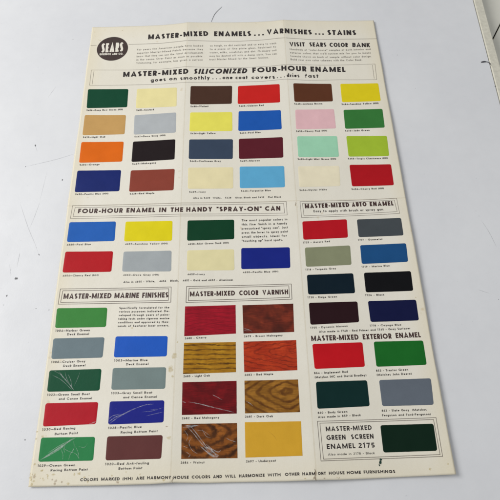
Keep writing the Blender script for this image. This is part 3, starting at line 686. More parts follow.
def fading_mat(name, rgb, strength, patch_scale, lo, hi, rough=0.5):
    """ink / stain / scuff that thins out towards its rim and in patches"""
    m, nt, b = new_mat(name)
    b.inputs['Base Color'].default_value = (*srgb(*rgb), 1); b.inputs['Roughness'].default_value = rough
    at = node(nt, 'ShaderNodeAttribute', attribute_name='fade')
    tc = node(nt, 'ShaderNodeTexCoord')
    n = noise(nt, tc.outputs['Object'], patch_scale, 3, 0.6)
    k = node(nt, 'ShaderNodeMapRange'); k.inputs[1].default_value = lo; k.inputs[2].default_value = hi
    nt.links.new(n.outputs['Fac'], k.inputs[0])
    a = math_node(nt, 'MULTIPLY', math_node(nt, 'MULTIPLY', at.outputs['Fac'], strength), k.outputs[0])
    nt.links.new(a, b.inputs['Alpha'])
    return m

INK = fading_mat('dark_brown_ink', (40, 31, 30), 1.0, 900, -0.4, 0.35)
INK_BROWN = fading_mat('maroon_brown_ink', (62, 36, 32), 1.0, 900, -0.4, 0.35)
INK_FINE = fading_mat('small_type_ink', (42, 34, 32), 1.0, 700, -0.8, 0.4)
INK_GREY = fading_mat('grey_type_ink', (96, 88, 82), 0.72, 500, -0.3, 0.6)
INK_LINE = fading_mat('rule_ink', (80, 64, 58), 0.9, 400, -0.3, 0.6)
INK_WHITE = flat_mat('unprinted_lettering', (238, 232, 218), 0.5, 0.03)
EMBLEM_M = flat_mat('emblem_brown', (62, 46, 42), 0.45, 0.12)
SCUFF_GLARE_M = fading_mat('scuff_glare_white', (236, 238, 238), 0.62, 380, 0.25, 0.7, 0.3)  # white creases plus the glossy sheen of the chips, painted as colour
DENT_M = fading_mat('dented_paint', (150, 112, 40), 0.6, 400, 0.2, 0.6)
STAIN_Y = fading_mat('yellow_stain', (206, 188, 132), 0.5, 500, 0.2, 0.65)
STAIN_B = fading_mat('brown_stain', (150, 122, 88), 0.45, 600, 0.2, 0.6)
CRACK = fading_mat('soiled_crack', (120, 98, 74), 0.55, 700, -0.2, 0.5)
DROP_G = fading_mat('green_paint_drop', (8, 52, 40), 1.0, 500, -0.6, 0.3, 0.3)
MARK_M = fading_mat('graphite_scratch', (130, 132, 138), 0.4, 500, 0.15, 0.6)
SPECK_M = fading_mat('dark_speck', (84, 84, 88), 0.8, 800, -0.2, 0.5)

# ------------------------------------------------------------------ stroke lettering
def arc(cx, cy, rx, ry, t0, t1, n=None):
    n = n or max(3, int(abs(t1 - t0) / 18))
    return [(cx + rx * math.cos(math.radians(t0 + (t1 - t0) * i / n)), cy + ry * math.sin(math.radians(t0 + (t1 - t0) * i / n))) for i in range(n + 1)]

def ell(x0, y0, x1, y1, n=20):
    return arc((x0 + x1) / 2, (y0 + y1) / 2, (x1 - x0) / 2, (y1 - y0) / 2, 90, 450, n)

XH = 0.66
def glyph(ch, a, b):
    """(width, strokes) of one geometric sans letter; a, b = half stroke width in x and y units"""
    T = 1 - b; t = XH - b
    if ch == 'A': return .86, [[(a, 0), (.43, 1 - b * .6), (.86 - a, 0)], [(.2, .27), (.66, .27)]]
    if ch == 'B': return .6, [[(a, 0), (a, 1)], [(a, T)] + arc(.34, (.53 + T) / 2, .2 - a * .4, (T - .53) / 2, 90, -90) + [(a, .53)], [(.3, .53)] + arc(.36, (.53 + b) / 2, .24 - a, (.53 - b) / 2, 90, -90) + [(a, b)]]
    if ch == 'C': return .84, [arc(.5, .5, .5 - a, .5 - b, 48, 312, 16)]
    if ch == 'D': return .76, [[(a, 0), (a, 1)], [(a, T)] + arc(.3, .5, .46 - a, .5 - b, 90, -90, 12) + [(a, b)]]
    if ch == 'E': return .52, [[(.52, T), (a, T), (a, b), (.52, b)], [(a, .5), (.47, .5)]]
    if ch == 'F': return .5, [[(.5, T), (a, T), (a, 0)], [(a, .47), (.45, .47)]]
    if ch == 'G': return .92, [arc(.5, .5, .5 - a, .5 - b, 45, 350, 18), [(.5, .45), (.96 - a, .45)]]
    if ch == 'H': return .72, [[(a, 0), (a, 1)], [(.72 - a, 0), (.72 - a, 1)], [(a, .52), (.72 - a, .52)]]
    if ch == 'I': return 2 * a, [[(a, 0), (a, 1)]]
    if ch == 'J': return .42, [[(.42 - a, 1)] + arc(.2, .22, .22 - a, .22 - b, 0, -150)]
    if ch == 'K': return .68, [[(a, 0), (a, 1)], [(.62 - a * .5, 1), (a, .42)], [(.24, .56), (.68 - a, 0)]]
    if ch == 'L': return .46, [[(a, 1), (a, b), (.46, b)]]
    if ch == 'M': return .92, [[(a, 0), (a, 1)], [(.92 - a, 0), (.92 - a, 1)], [(a * 1.1, 1 - b * .6), (.46, .16), (.92 - a * 1.1, 1 - b * .6)]]
    if ch == 'N': return .76, [[(a, 0), (a, 1)], [(.76 - a, 0), (.76 - a, 1)], [(a * 1.1, 1 - b * .5), (.76 - a * 1.1, b * .5)]]
    if ch == 'O': return 1.0, [ell(a, b, 1 - a, T)]
    if ch == 'P': return .56, [[(a, 0), (a, 1)], [(a, T)] + arc(.32, (.42 + T) / 2, .24 - a, (T - .42) / 2, 90, -90) + [(a, .42)]]
    if ch == 'Q': return 1.0, [ell(a, b, 1 - a, T), [(.6, .3), (.95, 0)]]
    if ch == 'R': return .6, [[(a, 0), (a, 1)], [(a, T)] + arc(.34, (.44 + T) / 2, .25 - a, (T - .44) / 2, 90, -90) + [(a, .44)], [(min(.3, .6 - 2.4 * a), .44), (.62 - a, 0)]]
    if ch == 'S': return .56, [arc(.28, .74, .25 - a * .7, .26 - b, 35, 270, 9)[:-1] + arc(.28, .26 + b * .1, .28 - a, .26 - b, 90, -145, 10)]
    if ch == 'T': return .56, [[(.28, 0), (.28, T)], [(0, T), (.56, T)]]
    if ch == 'U': return .7, [[(a, 1)] + arc(.35, .33, .35 - a, .33 - b, 180, 360, 9) + [(.7 - a, 1)]]
    if ch == 'V': return .8, [[(a, 1), (.4, b * .8), (.8 - a, 1)]]
    if ch == 'W': return 1.16, [[(a, 1), (.3, b), (.58, T), (.86, b), (1.16 - a, 1)]]
    if ch == 'X': return .7, [[(a, 0), (.7 - a, 1)], [(a, 1), (.7 - a, 0)]]
    if ch == 'Y': return .7, [[(a, 1), (.35, .45), (.7 - a, 1)], [(.35, 0), (.35, .45)]]
    if ch == 'Z': return .62, [[(.03, T), (.6 - a, T), (a, b), (.62, b)]]
    if ch == '0': return .58, [ell(a, b, .58 - a, T)]
    if ch == '1': return .36, [[(.02, .78), (.3 - a, 1 - b * .5), (.3 - a, 0)]]
    if ch == '2': return .54, [arc(.27, .71, .26 - a, .29 - b, 165, -35, 9) + [(a, b), (.54, b)]]
    if ch == '3': return .54, [arc(.25, .75, .23 - a * .6, .25 - b, 150, -90, 9), arc(.25, .27, .28 - a, .27 - b, 90, -150, 9)]
    if ch == '4': return .58, [[(.42, 0), (.42, 1 - b), (a, .24), (.58, .24)]]
    if ch == '5': return .54, [[(.5, T), (.16, T), (.11, .56)] + arc(.25, .32, .28 - a, .32 - b, 110, -140, 10)]
    if ch == '6': return .56, [ell(a, b, .56 - a, .58), [(a * 1.3, .4), (.38, 1)]]
    if ch == '7': return .52, [[(0, T), (.52 - a, T), (.2, 0)]]
    if ch == '8': return .54, [ell(a + .03, .53, .51 - a, T), ell(a, b, .54 - a, .53)]
    if ch == '9': return .56, [ell(a, .42, .56 - a, T), [(.56 - a * 1.3, .6), (.18, 0)]]
    if ch == 'a': return .58, [ell(a, b, .56 - a, t), [(.58 - a, 0), (.58 - a, XH)]]
    if ch == 'b': return .58, [ell(a + .02, b, .58 - a, t), [(a, 0), (a, 1)]]
    if ch == 'c': return .48, [arc(.3, XH / 2, .3 - a, XH / 2 - b, 45, 315, 12)]
    if ch == 'd': return .58, [ell(a, b, .56 - a, t), [(.58 - a, 0), (.58 - a, 1)]]
    if ch == 'e': return .58, [[(a, XH * .48), (.58 - a, XH * .48)] + arc(.29, XH / 2, .29 - a, XH / 2 - b, 8, 315, 13)]
    if ch == 'f': return .34, [[(.13, 0), (.13, .78)] + arc(.3, .76, .17, .24 - b, 180, 80, 4), [(0, XH - b), (.32, XH - b)]]
    if ch == 'g': return .58, [ell(a, b, .56 - a, t), [(.58 - a, XH), (.58 - a, -.08)] + arc(.29, -.08, .29 - a, .2 - b, 0, -150, 6)]
    if ch == 'h': return .52, [[(a, 0), (a, 1)], [(a, .36)] + arc(.27, XH - .27, .25 - a, .27 - b, 170, 0, 7) + [(.52 - a, 0)]]
    if ch == 'i': return 2 * a, [[(a, 0), (a, XH)], [(a, .82), (a, .98)]]
    if ch == 'j': return 2 * a, [[(a, -.2), (a, XH)], [(a, .82), (a, .98)]]
    if ch == 'k': return .5, [[(a, 0), (a, 1)], [(.46, XH), (a, .28)], [(.2, .38), (.5 - a, 0)]]
    if ch == 'l': return 2 * a, [[(a, 0), (a, 1)]]
    if ch == 'm': return .84, [[(a, 0), (a, XH)], [(a, .36)] + arc(.23, XH - .24, .21 - a, .24 - b, 170, 0, 6) + [(.44 - a, 0)], [(.44 - a, .38)] + arc(.62, XH - .24, .22 - a, .24 - b, 170, 0, 6) + [(.84 - a, 0)]]
    if ch == 'n': return .52, [[(a, 0), (a, XH)], [(a, .36)] + arc(.27, XH - .27, .25 - a, .27 - b, 170, 0, 7) + [(.52 - a, 0)]]
    if ch == 'o': return .6, [ell(a, b, .6 - a, t)]
    if ch == 'p': return .58, [ell(a + .02, b, .58 - a, t), [(a, -.26), (a, XH)]]
    if ch == 'q': return .58, [ell(a, b, .56 - a, t), [(.58 - a, -.26), (.58 - a, XH)]]
    if ch == 'r': return .34, [[(a, 0), (a, XH)], [(a, .38)] + arc(.27, XH - .24, .22 - a, .24 - b, 170, 70, 5)]
    if ch == 's': return .42, [arc(.21, XH * .74, .19 - a * .7, XH * .26 - b * .6, 35, 270, 7)[:-1] + arc(.21, XH * .26, .21 - a, XH * .26 - b * .6, 90, -145, 8)]
    if ch == 't': return .34, [[(.15, 0), (.15, .9)], [(0, XH - b), (.34, XH - b)]]
    if ch == 'u': return .52, [[(a, XH)] + arc(.26, .27, .26 - a, .27 - b, 180, 350, 7), [(.52 - a, 0), (.52 - a, XH)]]
    if ch == 'v': return .52, [[(a, XH), (.26, b * .8), (.52 - a, XH)]]
    if ch == 'w': return .8, [[(a, XH), (.22, b), (.4, XH - b), (.58, b), (.8 - a, XH)]]
    if ch == 'x': return .5, [[(a, 0), (.5 - a, XH)], [(a, XH), (.5 - a, 0)]]
    if ch == 'y': return .52, [[(a, XH), (.27, .06)], [(.52 - a, XH), (.16, -.26)]]
    if ch == 'z': return .46, [[(.02, t), (.45 - a, t), (a, b), (.46, b)]]
    if ch == '-': return .34, [[(0, .38), (.34, .38)]]
    if ch == '—': return .8, [[(0, .36), (.8, .36)]]
    if ch == '.': return 2 * a, [[(a, 0), (a, 2 * b)]]
    if ch == ',': return 2 * a, [[(a * 1.2, 2 * b), (a * .6, -.14)]]
    if ch == '"': return .3, [[(a * .8, .68), (a * .8, 1)], [(.3 - a * .8, .68), (.3 - a * .8, 1)]]
    if ch == "'": return 2 * a, [[(a, .68), (a, 1)]]
    if ch == '(': return .26, [arc(.34, .42, .32 - a, .6, 130, 230, 7)]
    if ch == ')': return .26, [arc(-.08, .42, .32 - a, .6, 50, -50, 7)]
    return .3, []

def sweep(pts, hw, V, F, A, z, fade=1.0, taper=False, widths=None):
    """ribbon along 2-D points (mm); V, F, A are appended to"""
    P = [pts[0]]
    for p in pts[1:]:
        if math.hypot(p[0] - P[-1][0], p[1] - P[-1][1]) > 1e-4: P.append(p)
    closed = len(P) > 3 and math.hypot(P[0][0] - P[-1][0], P[0][1] - P[-1][1]) < 1e-3
    if closed: P = P[:-1]
    n = len(P)
    if n < 2: return
    def nrm(p, q):
        dx, dy = q[0] - p[0], q[1] - p[1]; l = math.hypot(dx, dy) or 1
        return (-dy / l, dx / l)
    base = len(V)
    for i in range(n):
        if closed: n0 = nrm(P[i - 1], P[i]); n1 = nrm(P[i], P[(i + 1) % n])
        else:
            n0 = nrm(P[i - 1], P[i]) if i else nrm(P[0], P[1])
            n1 = nrm(P[i], P[i + 1]) if i < n - 1 else n0
        mx, my = n0[0] + n1[0], n0[1] + n1[1]; l = math.hypot(mx, my) or 1e-6
        k = min(1.7, 2 / l) ; mx, my = mx / l * k, my / l * k
        w = widths[i] if widths else hw
        if taper and n > 2: w = hw * (0.25 + 0.75 * math.sin(math.pi * (i + .3) / (n - .4)))
        x, y = P[i]
        V.append((x + mx * w, y + my * w, z)); V.append((x - mx * w, y - my * w, z)); A += [fade, fade]
    m = n if closed else n - 1
    for i in range(m):
        a0 = base + 2 * i; b0 = base + 2 * ((i + 1) % n)
        F.append((a0 + 1, b0 + 1, b0, a0))

def lay(V, extra=0.0):
    """set height of ink vertices so they follow the sheet"""
    return [(x, y, relief(x, y) + z + extra) for (x, y, z) in V]

def dense(pts, step=3.0):
    out = []
    for p, q in zip(pts, pts[1:]):
        k = max(1, int(math.hypot(q[0] - p[0], q[1] - p[1]) / step))
        out += [(p[0] + (q[0] - p[0]) * i / k, p[1] + (q[1] - p[1]) * i / k) for i in range(k)]
    out.append(tuple(pts[-1])); return out

def smooth_pts(p):
    if len(p) < 3: return [tuple(v) for v in p]
    out = []
    for i in range(len(p) - 1):
        a = p[max(0, i - 1)]; b = p[i]; c = p[i + 1]; d = p[min(len(p) - 1, i + 2)]
        for k in range(6):
            t = k / 6
            out.append(tuple(.5 * ((2 * b[m]) + (-a[m] + c[m]) * t + (2 * a[m] - 5 * b[m] + 4 * c[m] - d[m]) * t * t + (-a[m] + 3 * b[m] - 3 * c[m] + d[m]) * t ** 3) for m in (0, 1)))
    out.append(tuple(p[-1])); return out

def write(text, x0, y0, x1, y1, h, w, shear, V, F, A, z0=0.045):
    L = math.hypot(x1 - x0, y1 - y0); dx, dy = (x1 - x0) / L, (y1 - y0) / L
    gap = 0.12 if w == .12 and h > 4 else (0.15 if h < 4 else 0.17)
    adv = []; tot = 0
    for ch in text:
        g = glyph(ch, w, w)[0] if ch != ' ' else .30
        if ch == ' ': g = .36
        adv.append(g); tot += g + gap
    if text == '...': tot += gap * 2 * 1.2; gap2 = gap + gap * 1.2
    else: gap2 = gap
    if text == '...':
        gap2 = (L / h - 6 * w) / 2; tot = L / h + gap2
        sx = 1.0
    else:
        sx = (L / h) / (tot - gap)
    a = w / sx; cur = 0.0; k = 0
    for ch, g in zip(text, adv):
        if ch in "Iil.,'j" : g = 2 * a          # single stems keep their stroke width
        if ch != ' ':
            for st in glyph(ch, a, w)[1]:
                pts = []
                for (u, v) in st:
                    X = (cur + u) * sx * h + v * shear * h; Yy = v * h
                    pts.append((x0 + dx * X - dy * Yy, y0 + dy * X + dx * Yy))
                sweep(pts, w * h, V, F, A, z0 + 0.002 * (k % 12)); k += 1
        cur += g + gap2

# ------------------------------------------------------------------ the sheet
chart = bpy.data.objects.new('colour_chart', None); COL.objects.link(chart)
chart['label'] = 'large aged cream fold-out paint chart with rows of coloured swatches on the white table'
chart['category'] = 'colour chart'

def interp(poly, x):
    if x <= poly[0][0]: p, q = poly[0], poly[1]
    elif x >= poly[-1][0]: p, q = poly[-2], poly[-1]
    else:
        for p, q in zip(poly, poly[1:]):
            if p[0] <= x <= q[0]: break
    return p[1] + (q[1] - p[1]) * (x - p[0]) / (q[0] - p[0])

def build_paper():
    NX, NY = 240, 340
    V = []; F = []; th = 0.22
    tx0, tx1 = OUT_TOP[0][0], OUT_TOP[-1][0]; bx0, bx1 = OUT_BOT[0][0], OUT_BOT[-1][0]
    rr = random.Random(3); jl = [rr.uniform(-.12, .12) + .3 * math.sin(j * .11) * math.sin(j * .043) for j in range(NY + 1)]; jr = [rr.uniform(-.12, .12) + .3 * math.sin(j * .09 + 2) * math.sin(j * .037 + 1) for j in range(NY + 1)]
    for j in range(NY + 1):
        v = j / NY
        for i in range(NX + 1):
            u = i / NX
            xt = tx0 + (tx1 - tx0) * u; xb = bx0 + (bx1 - bx0) * u
            x = xt + (xb - xt) * v; y = interp(OUT_TOP, xt) * (1 - v) + interp(OUT_BOT, xb) * v
            if i == 0: x += jl[j]
            if i == NX: x += jr[j]
            V.append((x, y, relief(x, y)))
    N = len(V)
    for (x, y, z) in list(V): V.append((x, y, z - th))
    idx = lambda i, j: j * (NX + 1) + i
    for j in range(NY):
        for i in range(NX):
            a, b, c, d = idx(i, j), idx(i, j + 1), idx(i + 1, j + 1), idx(i + 1, j)
            F.append((a, b, c, d)); F.append((d + N, c + N, b + N, a + N))
    for i in range(NX):
        a, b = idx(i, 0), idx(i + 1, 0); F.append((a, b, b + N, a + N))
        a, b = idx(i, NY), idx(i + 1, NY); F.append((b, a, a + N, b + N))
    for j in range(NY):
        a, b = idx(0, j), idx(0, j + 1); F.append((b, a, a + N, b + N))
        a, b = idx(NX, j), idx(NX, j + 1); F.append((a, b, b + N, a + N))
    return link('paper_sheet', V, F, paper_material(), chart, smooth=False)
paper = build_paper()
for p in paper.data.polygons: p.use_smooth = abs(p.normal.z) > 0.5

COLOURS = {
    'dark green': (8, 70, 46), 'pale custard yellow': (238, 226, 164), 'walnut brown': (74, 48, 36), 'chinese red': (204, 32, 28),
    'autumn brown': (92, 50, 28), 'sunshine yellow': (226, 206, 24), 'light oak tan': (200, 158, 96), 'dove grey': (180, 184, 186),
    'light yellow': (236, 228, 96), 'pool blue': (26, 88, 176), 'cherry pink': (230, 186, 190), 'jade green': (52, 120, 54),
    'orange': (226, 106, 14), 'mahogany black': (30, 20, 22), 'craftsman blue grey': (56, 70, 90), 'maroon': (92, 26, 38),
    'light mint green': (160, 214, 180), 'chartreuse': (164, 192, 52), 'dark blue': (18, 36, 106), 'red maple brown': (140, 64, 50),
    'ivory': (236, 224, 178), 'turquoise blue': (96, 172, 212), 'oyster white': (238, 228, 198), 'cherry red': (176, 14, 26),
    'pool blue spray': (30, 96, 182), 'sunshine yellow spray': (228, 212, 18), 'dark mint green spray': (6, 62, 36),
    'cherry red spray': (184, 14, 26), 'dove grey spray': (166, 172, 174), 'ivory spray': (232, 222, 172), 'pacific blue spray': (20, 36, 130),
    'aurora red auto': (186, 14, 30), 'gunmetal grey auto': (70, 76, 80), 'torpedo grey green auto': (138, 142, 112),
    'marine blue auto': (24, 78, 130), 'dark ridge green auto': (3, 26, 38), 'black auto': (8, 8, 12), 'dynamic maroon auto': (40, 14, 20),
    'navy blue auto': (10, 17, 62), 'implement red exterior': (196, 16, 28), 'tractor green exterior': (22, 104, 34),
    'dark body green exterior': (4, 42, 40), 'slate grey exterior': (100, 108, 118), 'very dark green screen enamel': (3, 34, 19),
    'harbor green marine': (58, 134, 58), 'marine blue marine': (28, 90, 192), 'cruiser grey marine': (112, 128, 134),
    'dark green small boat': (10, 78, 50), 'grey small boat': (120, 136, 134), 'red racing': (182, 18, 36),
    'pacific blue racing': (24, 32, 132), 'ocean green racing': (42, 130, 74), 'anti-fouling red brown': (98, 52, 50),
    'undercoat golden yellow': (214, 164, 48),
}

def build_swatch(desc, kind, q):
    tl, tr, br, bl = q
    w = (math.hypot(tr[0] - tl[0], tr[1] - tl[1]) + math.hypot(br[0] - bl[0], br[1] - bl[1])) / 2
    h = (math.hypot(bl[0] - tl[0], bl[1] - tl[1]) + math.hypot(br[0] - tr[0], br[1] - tr[1])) / 2
    r = 2.1 if kind == 'p' else 0.25
    ring = []
    for (cx, cy, a0) in ((w - r, h - r, 0), (r, h - r, 90), (r, r, 180), (w - r, r, 270)):
        ring += [(cx + r * math.cos(math.radians(a0 + 15 * k)), cy + r * math.sin(math.radians(a0 + 15 * k))) for k in range(7)]
    full = []
    for p, n in zip(ring, ring[1:] + ring[:1]):
        k = max(1, int(math.hypot(n[0] - p[0], n[1] - p[1]) / 3.0))
        full += [(p[0] + (n[0] - p[0]) * i / k, p[1] + (n[1] - p[1]) * i / k) for i in range(k)]
    rr = random.Random(desc)
    off = (rr.random(), rr.random())
    jit = [rr.uniform(-.05, .05) for _ in full]
    n = len(full); V = []; U = []; F = []
    def put(px, py, z):
        u, v = px / w, 1 - py / h                       # v from the top
        x = (tl[0] * (1 - u) + tr[0] * u) * (1 - v) + (bl[0] * (1 - u) + br[0] * u) * v
        y = (tl[1] * (1 - u) + tr[1] * u) * (1 - v) + (bl[1] * (1 - u) + br[1] * u) * v
        V.append((x, y, relief(x, y) + z)); U.append((px / w, py / w))
    rings = [(0.0, -.02), (0.0, .07), (.10, .085)]
    for (ins, z) in rings:
        for (px, py), j in zip(full, jit):
            d = math.hypot(px - w / 2, py - h / 2); k = 1 - (ins + j * (ins == 0)) / d
            put(w / 2 + (px - w / 2) * k, h / 2 + (py - h / 2) * k, z)
    K = 9
    for s in range(1, K):
        for (px, py) in full:
            d = math.hypot(px - w / 2, py - h / 2); k = (1 - .10 / d) * (1 - s / K)
            put(w / 2 + (px - w / 2) * k, h / 2 + (py - h / 2) * k, .085)
    put(w / 2, h / 2, .085)
    R = 3 + K - 1
    for s in range(R - 1):
        for i in range(n):
            i2 = (i + 1) % n
            F.append((s * n + i, s * n + i2, (s + 1) * n + i2, (s + 1) * n + i))
    for i in range(n): F.append(((R - 1) * n + i, (R - 1) * n + (i + 1) % n, R * n))
    mat = wood_material(kind) if kind.startswith('w_') else chip_material('paint_' + desc.replace(' ', '_').replace('-', '_'), COLOURS[desc])
    o = link('colour_swatch', V, F, mat, chart, uvs=U, smooth=True)
    o['label'] = desc + ' swatch'
    return o

chips = {}
for desc, kind, q in SWATCHES:
    chips[desc] = build_swatch(desc, kind, q)

# printed lettering
groups = {}
for role, text, x0, y0, x1, y1, h, w, sh, col in TEXTS:
    groups.setdefault((role, col), []).append((text, x0, y0, x1, y1, h, w, sh))
EM_LETTERS = []
for (role, col), items in groups.items():
    V, F, A = [], [], []
    for it in items: write(*it, V, F, A, z0=0.105 if col == 'white' else 0.045)
    name, _, what = role.partition('|')
    if name == 'emblem': EM_LETTERS.append((V, F, A)); continue
    m = {'grey': INK_GREY, 'brown': INK_BROWN}.get(col) or (INK if name in ('heading', 'footer') else INK_FINE)
    nm = {'heading': 'heading', 'caption': 'caption', 'footer': 'footer_line', 'text_block': 'text_block'}[name]
    link(nm, lay(V), F, m, chart, attrs=A)

# emblem
cx, cy = EMBLEM['c']; rx, ry = EMBLEM['r']
V = []; F = []; n = 72
for k in range(8):
    for i in range(n):
        t = 2 * math.pi * i / n; s = 1 - k / 8.0
        x = cx + rx * s * math.cos(t) ; y = cy + ry * s * math.sin(t)
        V.append((x, y, relief(x, y) + .05))
V.append((cx, cy, relief(cx, cy) + .05))
for k in range(7):
    for i in range(n): F.append((k * n + i, k * n + (i + 1) % n, (k + 1) * n + (i + 1) % n, (k + 1) * n + i))
for i in range(n): F.append((7 * n + i, 7 * n + (i + 1) % n, 8 * n))
emblem = link('emblem', V, F, EMBLEM_M, chart, smooth=True)
for (V, F, A) in EM_LETTERS: link('lettering', lay(V), F, INK_WHITE, emblem)

# rules and double frames
fr = {}
for name, pts, wd, closed, col in LINES: fr.setdefault(name, []).append((pts, wd, closed))
for name, items in fr.items():
    V, F, A = [], [], []
    for pts, wd, closed in items:
        P = dense(pts + [pts[0]] if closed else pts)
        sweep(P, wd / 2, V, F, A, 0.04)
    link('border_frame' if name.startswith('frame') else 'rule_line', lay(V), F, INK_LINE, chart, attrs=A)

# scuffs on the chips, with gloss glare painted in as broken white streaks
def ribbon_fade(pts, w, V, F, A, z, core=1.0):
    """streak (scratch, crack, painted glare) with soft sides: centre line opaque, rims clear"""
    P = dense(pts, 1.2); n = len(P)
    rr = random.Random(int(pts[0][0] * 100))
    base = len(V)
    for i, p in enumerate(P):
        q = P[min(i + 1, n - 1)]; o = P[max(i - 1, 0)]
        dx, dy = q[0] - o[0], q[1] - o[1]; l = math.hypot(dx, dy) or 1; nx, ny = -dy / l, dx / l
        t = i / max(1, n - 1)
        ww = w * (0.35 + 0.65 * math.sin(math.pi * min(.97, max(.03, t)))) * rr.uniform(.8, 1.2)
        j = rr.uniform(-.08, .08) * w
        k = core * rr.uniform(.55, 1.0) * min(1, 6 * t + .2, 6 * (1 - t) + .2)
        for s, f in ((1.3, 0), (.3, k), (-.3, k), (-1.3, 0)):
            V.append((p[0] + nx * (s * ww + j), p[1] + ny * (s * ww + j), z)); A.append(f)
    for i in range(n - 1):
        for s in range(3):
            a0 = base + 4 * i + s; b0 = a0 + 4
            F.append((a0 + 1, b0 + 1, b0, a0))
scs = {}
for d, pts, w, kind in SCUFF_GLARES: scs.setdefault((d, kind), []).append((pts, w))
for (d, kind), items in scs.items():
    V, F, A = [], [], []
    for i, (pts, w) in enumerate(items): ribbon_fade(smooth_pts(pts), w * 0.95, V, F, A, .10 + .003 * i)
    link('scuff_glare' if kind == 'scuff_glare' else 'dent', lay(V), F, SCUFF_GLARE_M if kind == 'scuff_glare' else DENT_M, chips[d], attrs=A)

# stains
def blob(x, y, rx, ry, V, F, A, z, rr, rings=(1.0, .72, .4)):
    n = 14; rad = [rr.uniform(.7, 1.2) for _ in range(n)]; base = len(V)
    for k, s in enumerate(rings):
        for i in range(n):
            t = 2 * math.pi * i / n
            V.append((x + rx * s * rad[i] * math.cos(t), y + ry * s * rad[i] * math.sin(t), z)); A.append((0.0, .75, 1.0)[k])
    V.append((x, y, z)); A.append(1.0)
    for k in range(len(rings) - 1):
        for i in range(n): F.append((base + k * n + i, base + k * n + (i + 1) % n, base + (k + 1) * n + (i + 1) % n, base + (k + 1) * n + i))
    k = len(rings) - 1
    for i in range(n): F.append((base + k * n + i, base + k * n + (i + 1) % n, base + (k + 1) * n))
rs = random.Random(11); st = {}
for i, (x, y, rx, ry, k) in enumerate(SPOTS): st.setdefault(k, []).append((x, y, rx, ry))
for k, items in st.items():
    if k in ('g', 'g2'):
        if k == 'g2': continue
        V, F, A = [], [], []
        (x, y, rx, ry) = items[0]
        blob(x, y, rx, ry, V, F, A, .06, rs)
        blob(x + .7, y + 2.4, 1.5, 1.1, V, F, A, .07, rs); blob(x - 1.3, y - 2.6, .9, 1.2, V, F, A, .08, rs)
        link('paint_drip', lay(V), F, DROP_G, chart, attrs=A); continue
    if k == 'c':
        for (x, y, rx, ry) in items:
            V, F, A = [], [], []
            ribbon_fade(smooth_pts([(x - .3, y + ry), (x + .5, y + ry * .3), (x - .4, y - ry * .3), (x + .4, y - ry)]), rx, V, F, A, .065, 1.3)
            link('crack', lay(V), F, CRACK, chart, attrs=A)
        continue
    for i, (x, y, rx, ry) in enumerate(items):
        V, F, A = [], [], []
        blob(x, y, rx, ry, V, F, A, .025 + .0006 * (i % 20) + (.02 if k == 'b' else 0), rs)
        link('yellow_stain' if k == 'y' else 'brown_stain', lay(V), F, STAIN_Y if k == 'y' else STAIN_B, chart, attrs=A)

# ------------------------------------------------------------------ the table
def table_material():
    m, nt, b = new_mat('white_painted_board')
    tc = node(nt, 'ShaderNodeTexCoord'); P = tc.outputs['Object']
    n1 = noise(nt, P, 5.0, 4, 0.55); n2 = noise(nt, P, 60.0, 4, 0.65)
    col = ramp(nt, n1.outputs['Fac'], [(0.3, srgb(*TABLE_A)), (0.7, srgb(*TABLE_B))]).outputs[0]
    col = mix(nt, 0.16, col, ramp(nt, n2.outputs['Fac'], [(0.3, 0.35), (0.7, 0.75)]).outputs[0], 'SOFT_LIGHT')
    sp = noise(nt, P, 260.0, 2, 0.5)
    k = node(nt, 'ShaderNodeMapRange'); k.inputs[1].default_value = 0.73; k.inputs[2].default_value = 0.78
    k.inputs[3].default_value = 0.0; k.inputs[4].default_value = 0.16
    nt.links.new(sp.outputs['Fac'], k.inputs[0])
    col = mix(nt, k.outputs[0], col, srgb(120, 122, 128))
    nt.links.new(col, b.inputs['Base Color'])
    r = ramp(nt, noise(nt, P, 18.0, 4, 0.6).outputs['Fac'], [(0.3, 0.34), (0.7, 0.48)])
    nt.links.new(r.outputs[0], b.inputs['Roughness'])
    h = math_node(nt, 'ADD', math_node(nt, 'MULTIPLY', noise(nt, P, 500.0, 3, 0.6).outputs['Fac'], 0.2), noise(nt, P, 30.0, 3, 0.5).outputs['Fac'])
    bump(nt, b, h, 0.25, 0.001)
    return m
TABLE_A = (220, 221, 224); TABLE_B = (229, 230, 232)

def prism(name, outline, z0, z1, mat, parent=None, bevel=0.0):
    """upright prism from a counter-clockwise outline, its top edge eased by a small bevel"""
    n = len(outline); cx = sum(p[0] for p in outline) / n; cy = sum(p[1] for p in outline) / n
    V = [(x, y, z0) for x, y in outline] + [(x, y, z1 - bevel) for x, y in outline]
    F = [tuple(range(n - 1, -1, -1))] + [(i, (i + 1) % n, n + (i + 1) % n, n + i) for i in range(n)]
    ins = []
    for i in range(n):
        p, c, q = outline[i - 1], outline[i], outline[(i + 1) % n]
        def nr(a, b):
            dx, dy = b[0] - a[0], b[1] - a[1]; l = math.hypot(dx, dy); return (-dy / l, dx / l)
        a, b = nr(p, c), nr(c, q); mx, my = a[0] + b[0], a[1] + b[1]; l = mx * mx + my * my
        ins.append((c[0] + 2 * mx / l * bevel, c[1] + 2 * my / l * bevel))
    V += [(x, y, z1) for x, y in ins]
    F += [(n + i, n + (i + 1) % n, 2 * n + (i + 1) % n, 2 * n + i) for i in range(n)] + [tuple(range(2 * n, 3 * n))]
    return link(name, V, F, mat, parent)

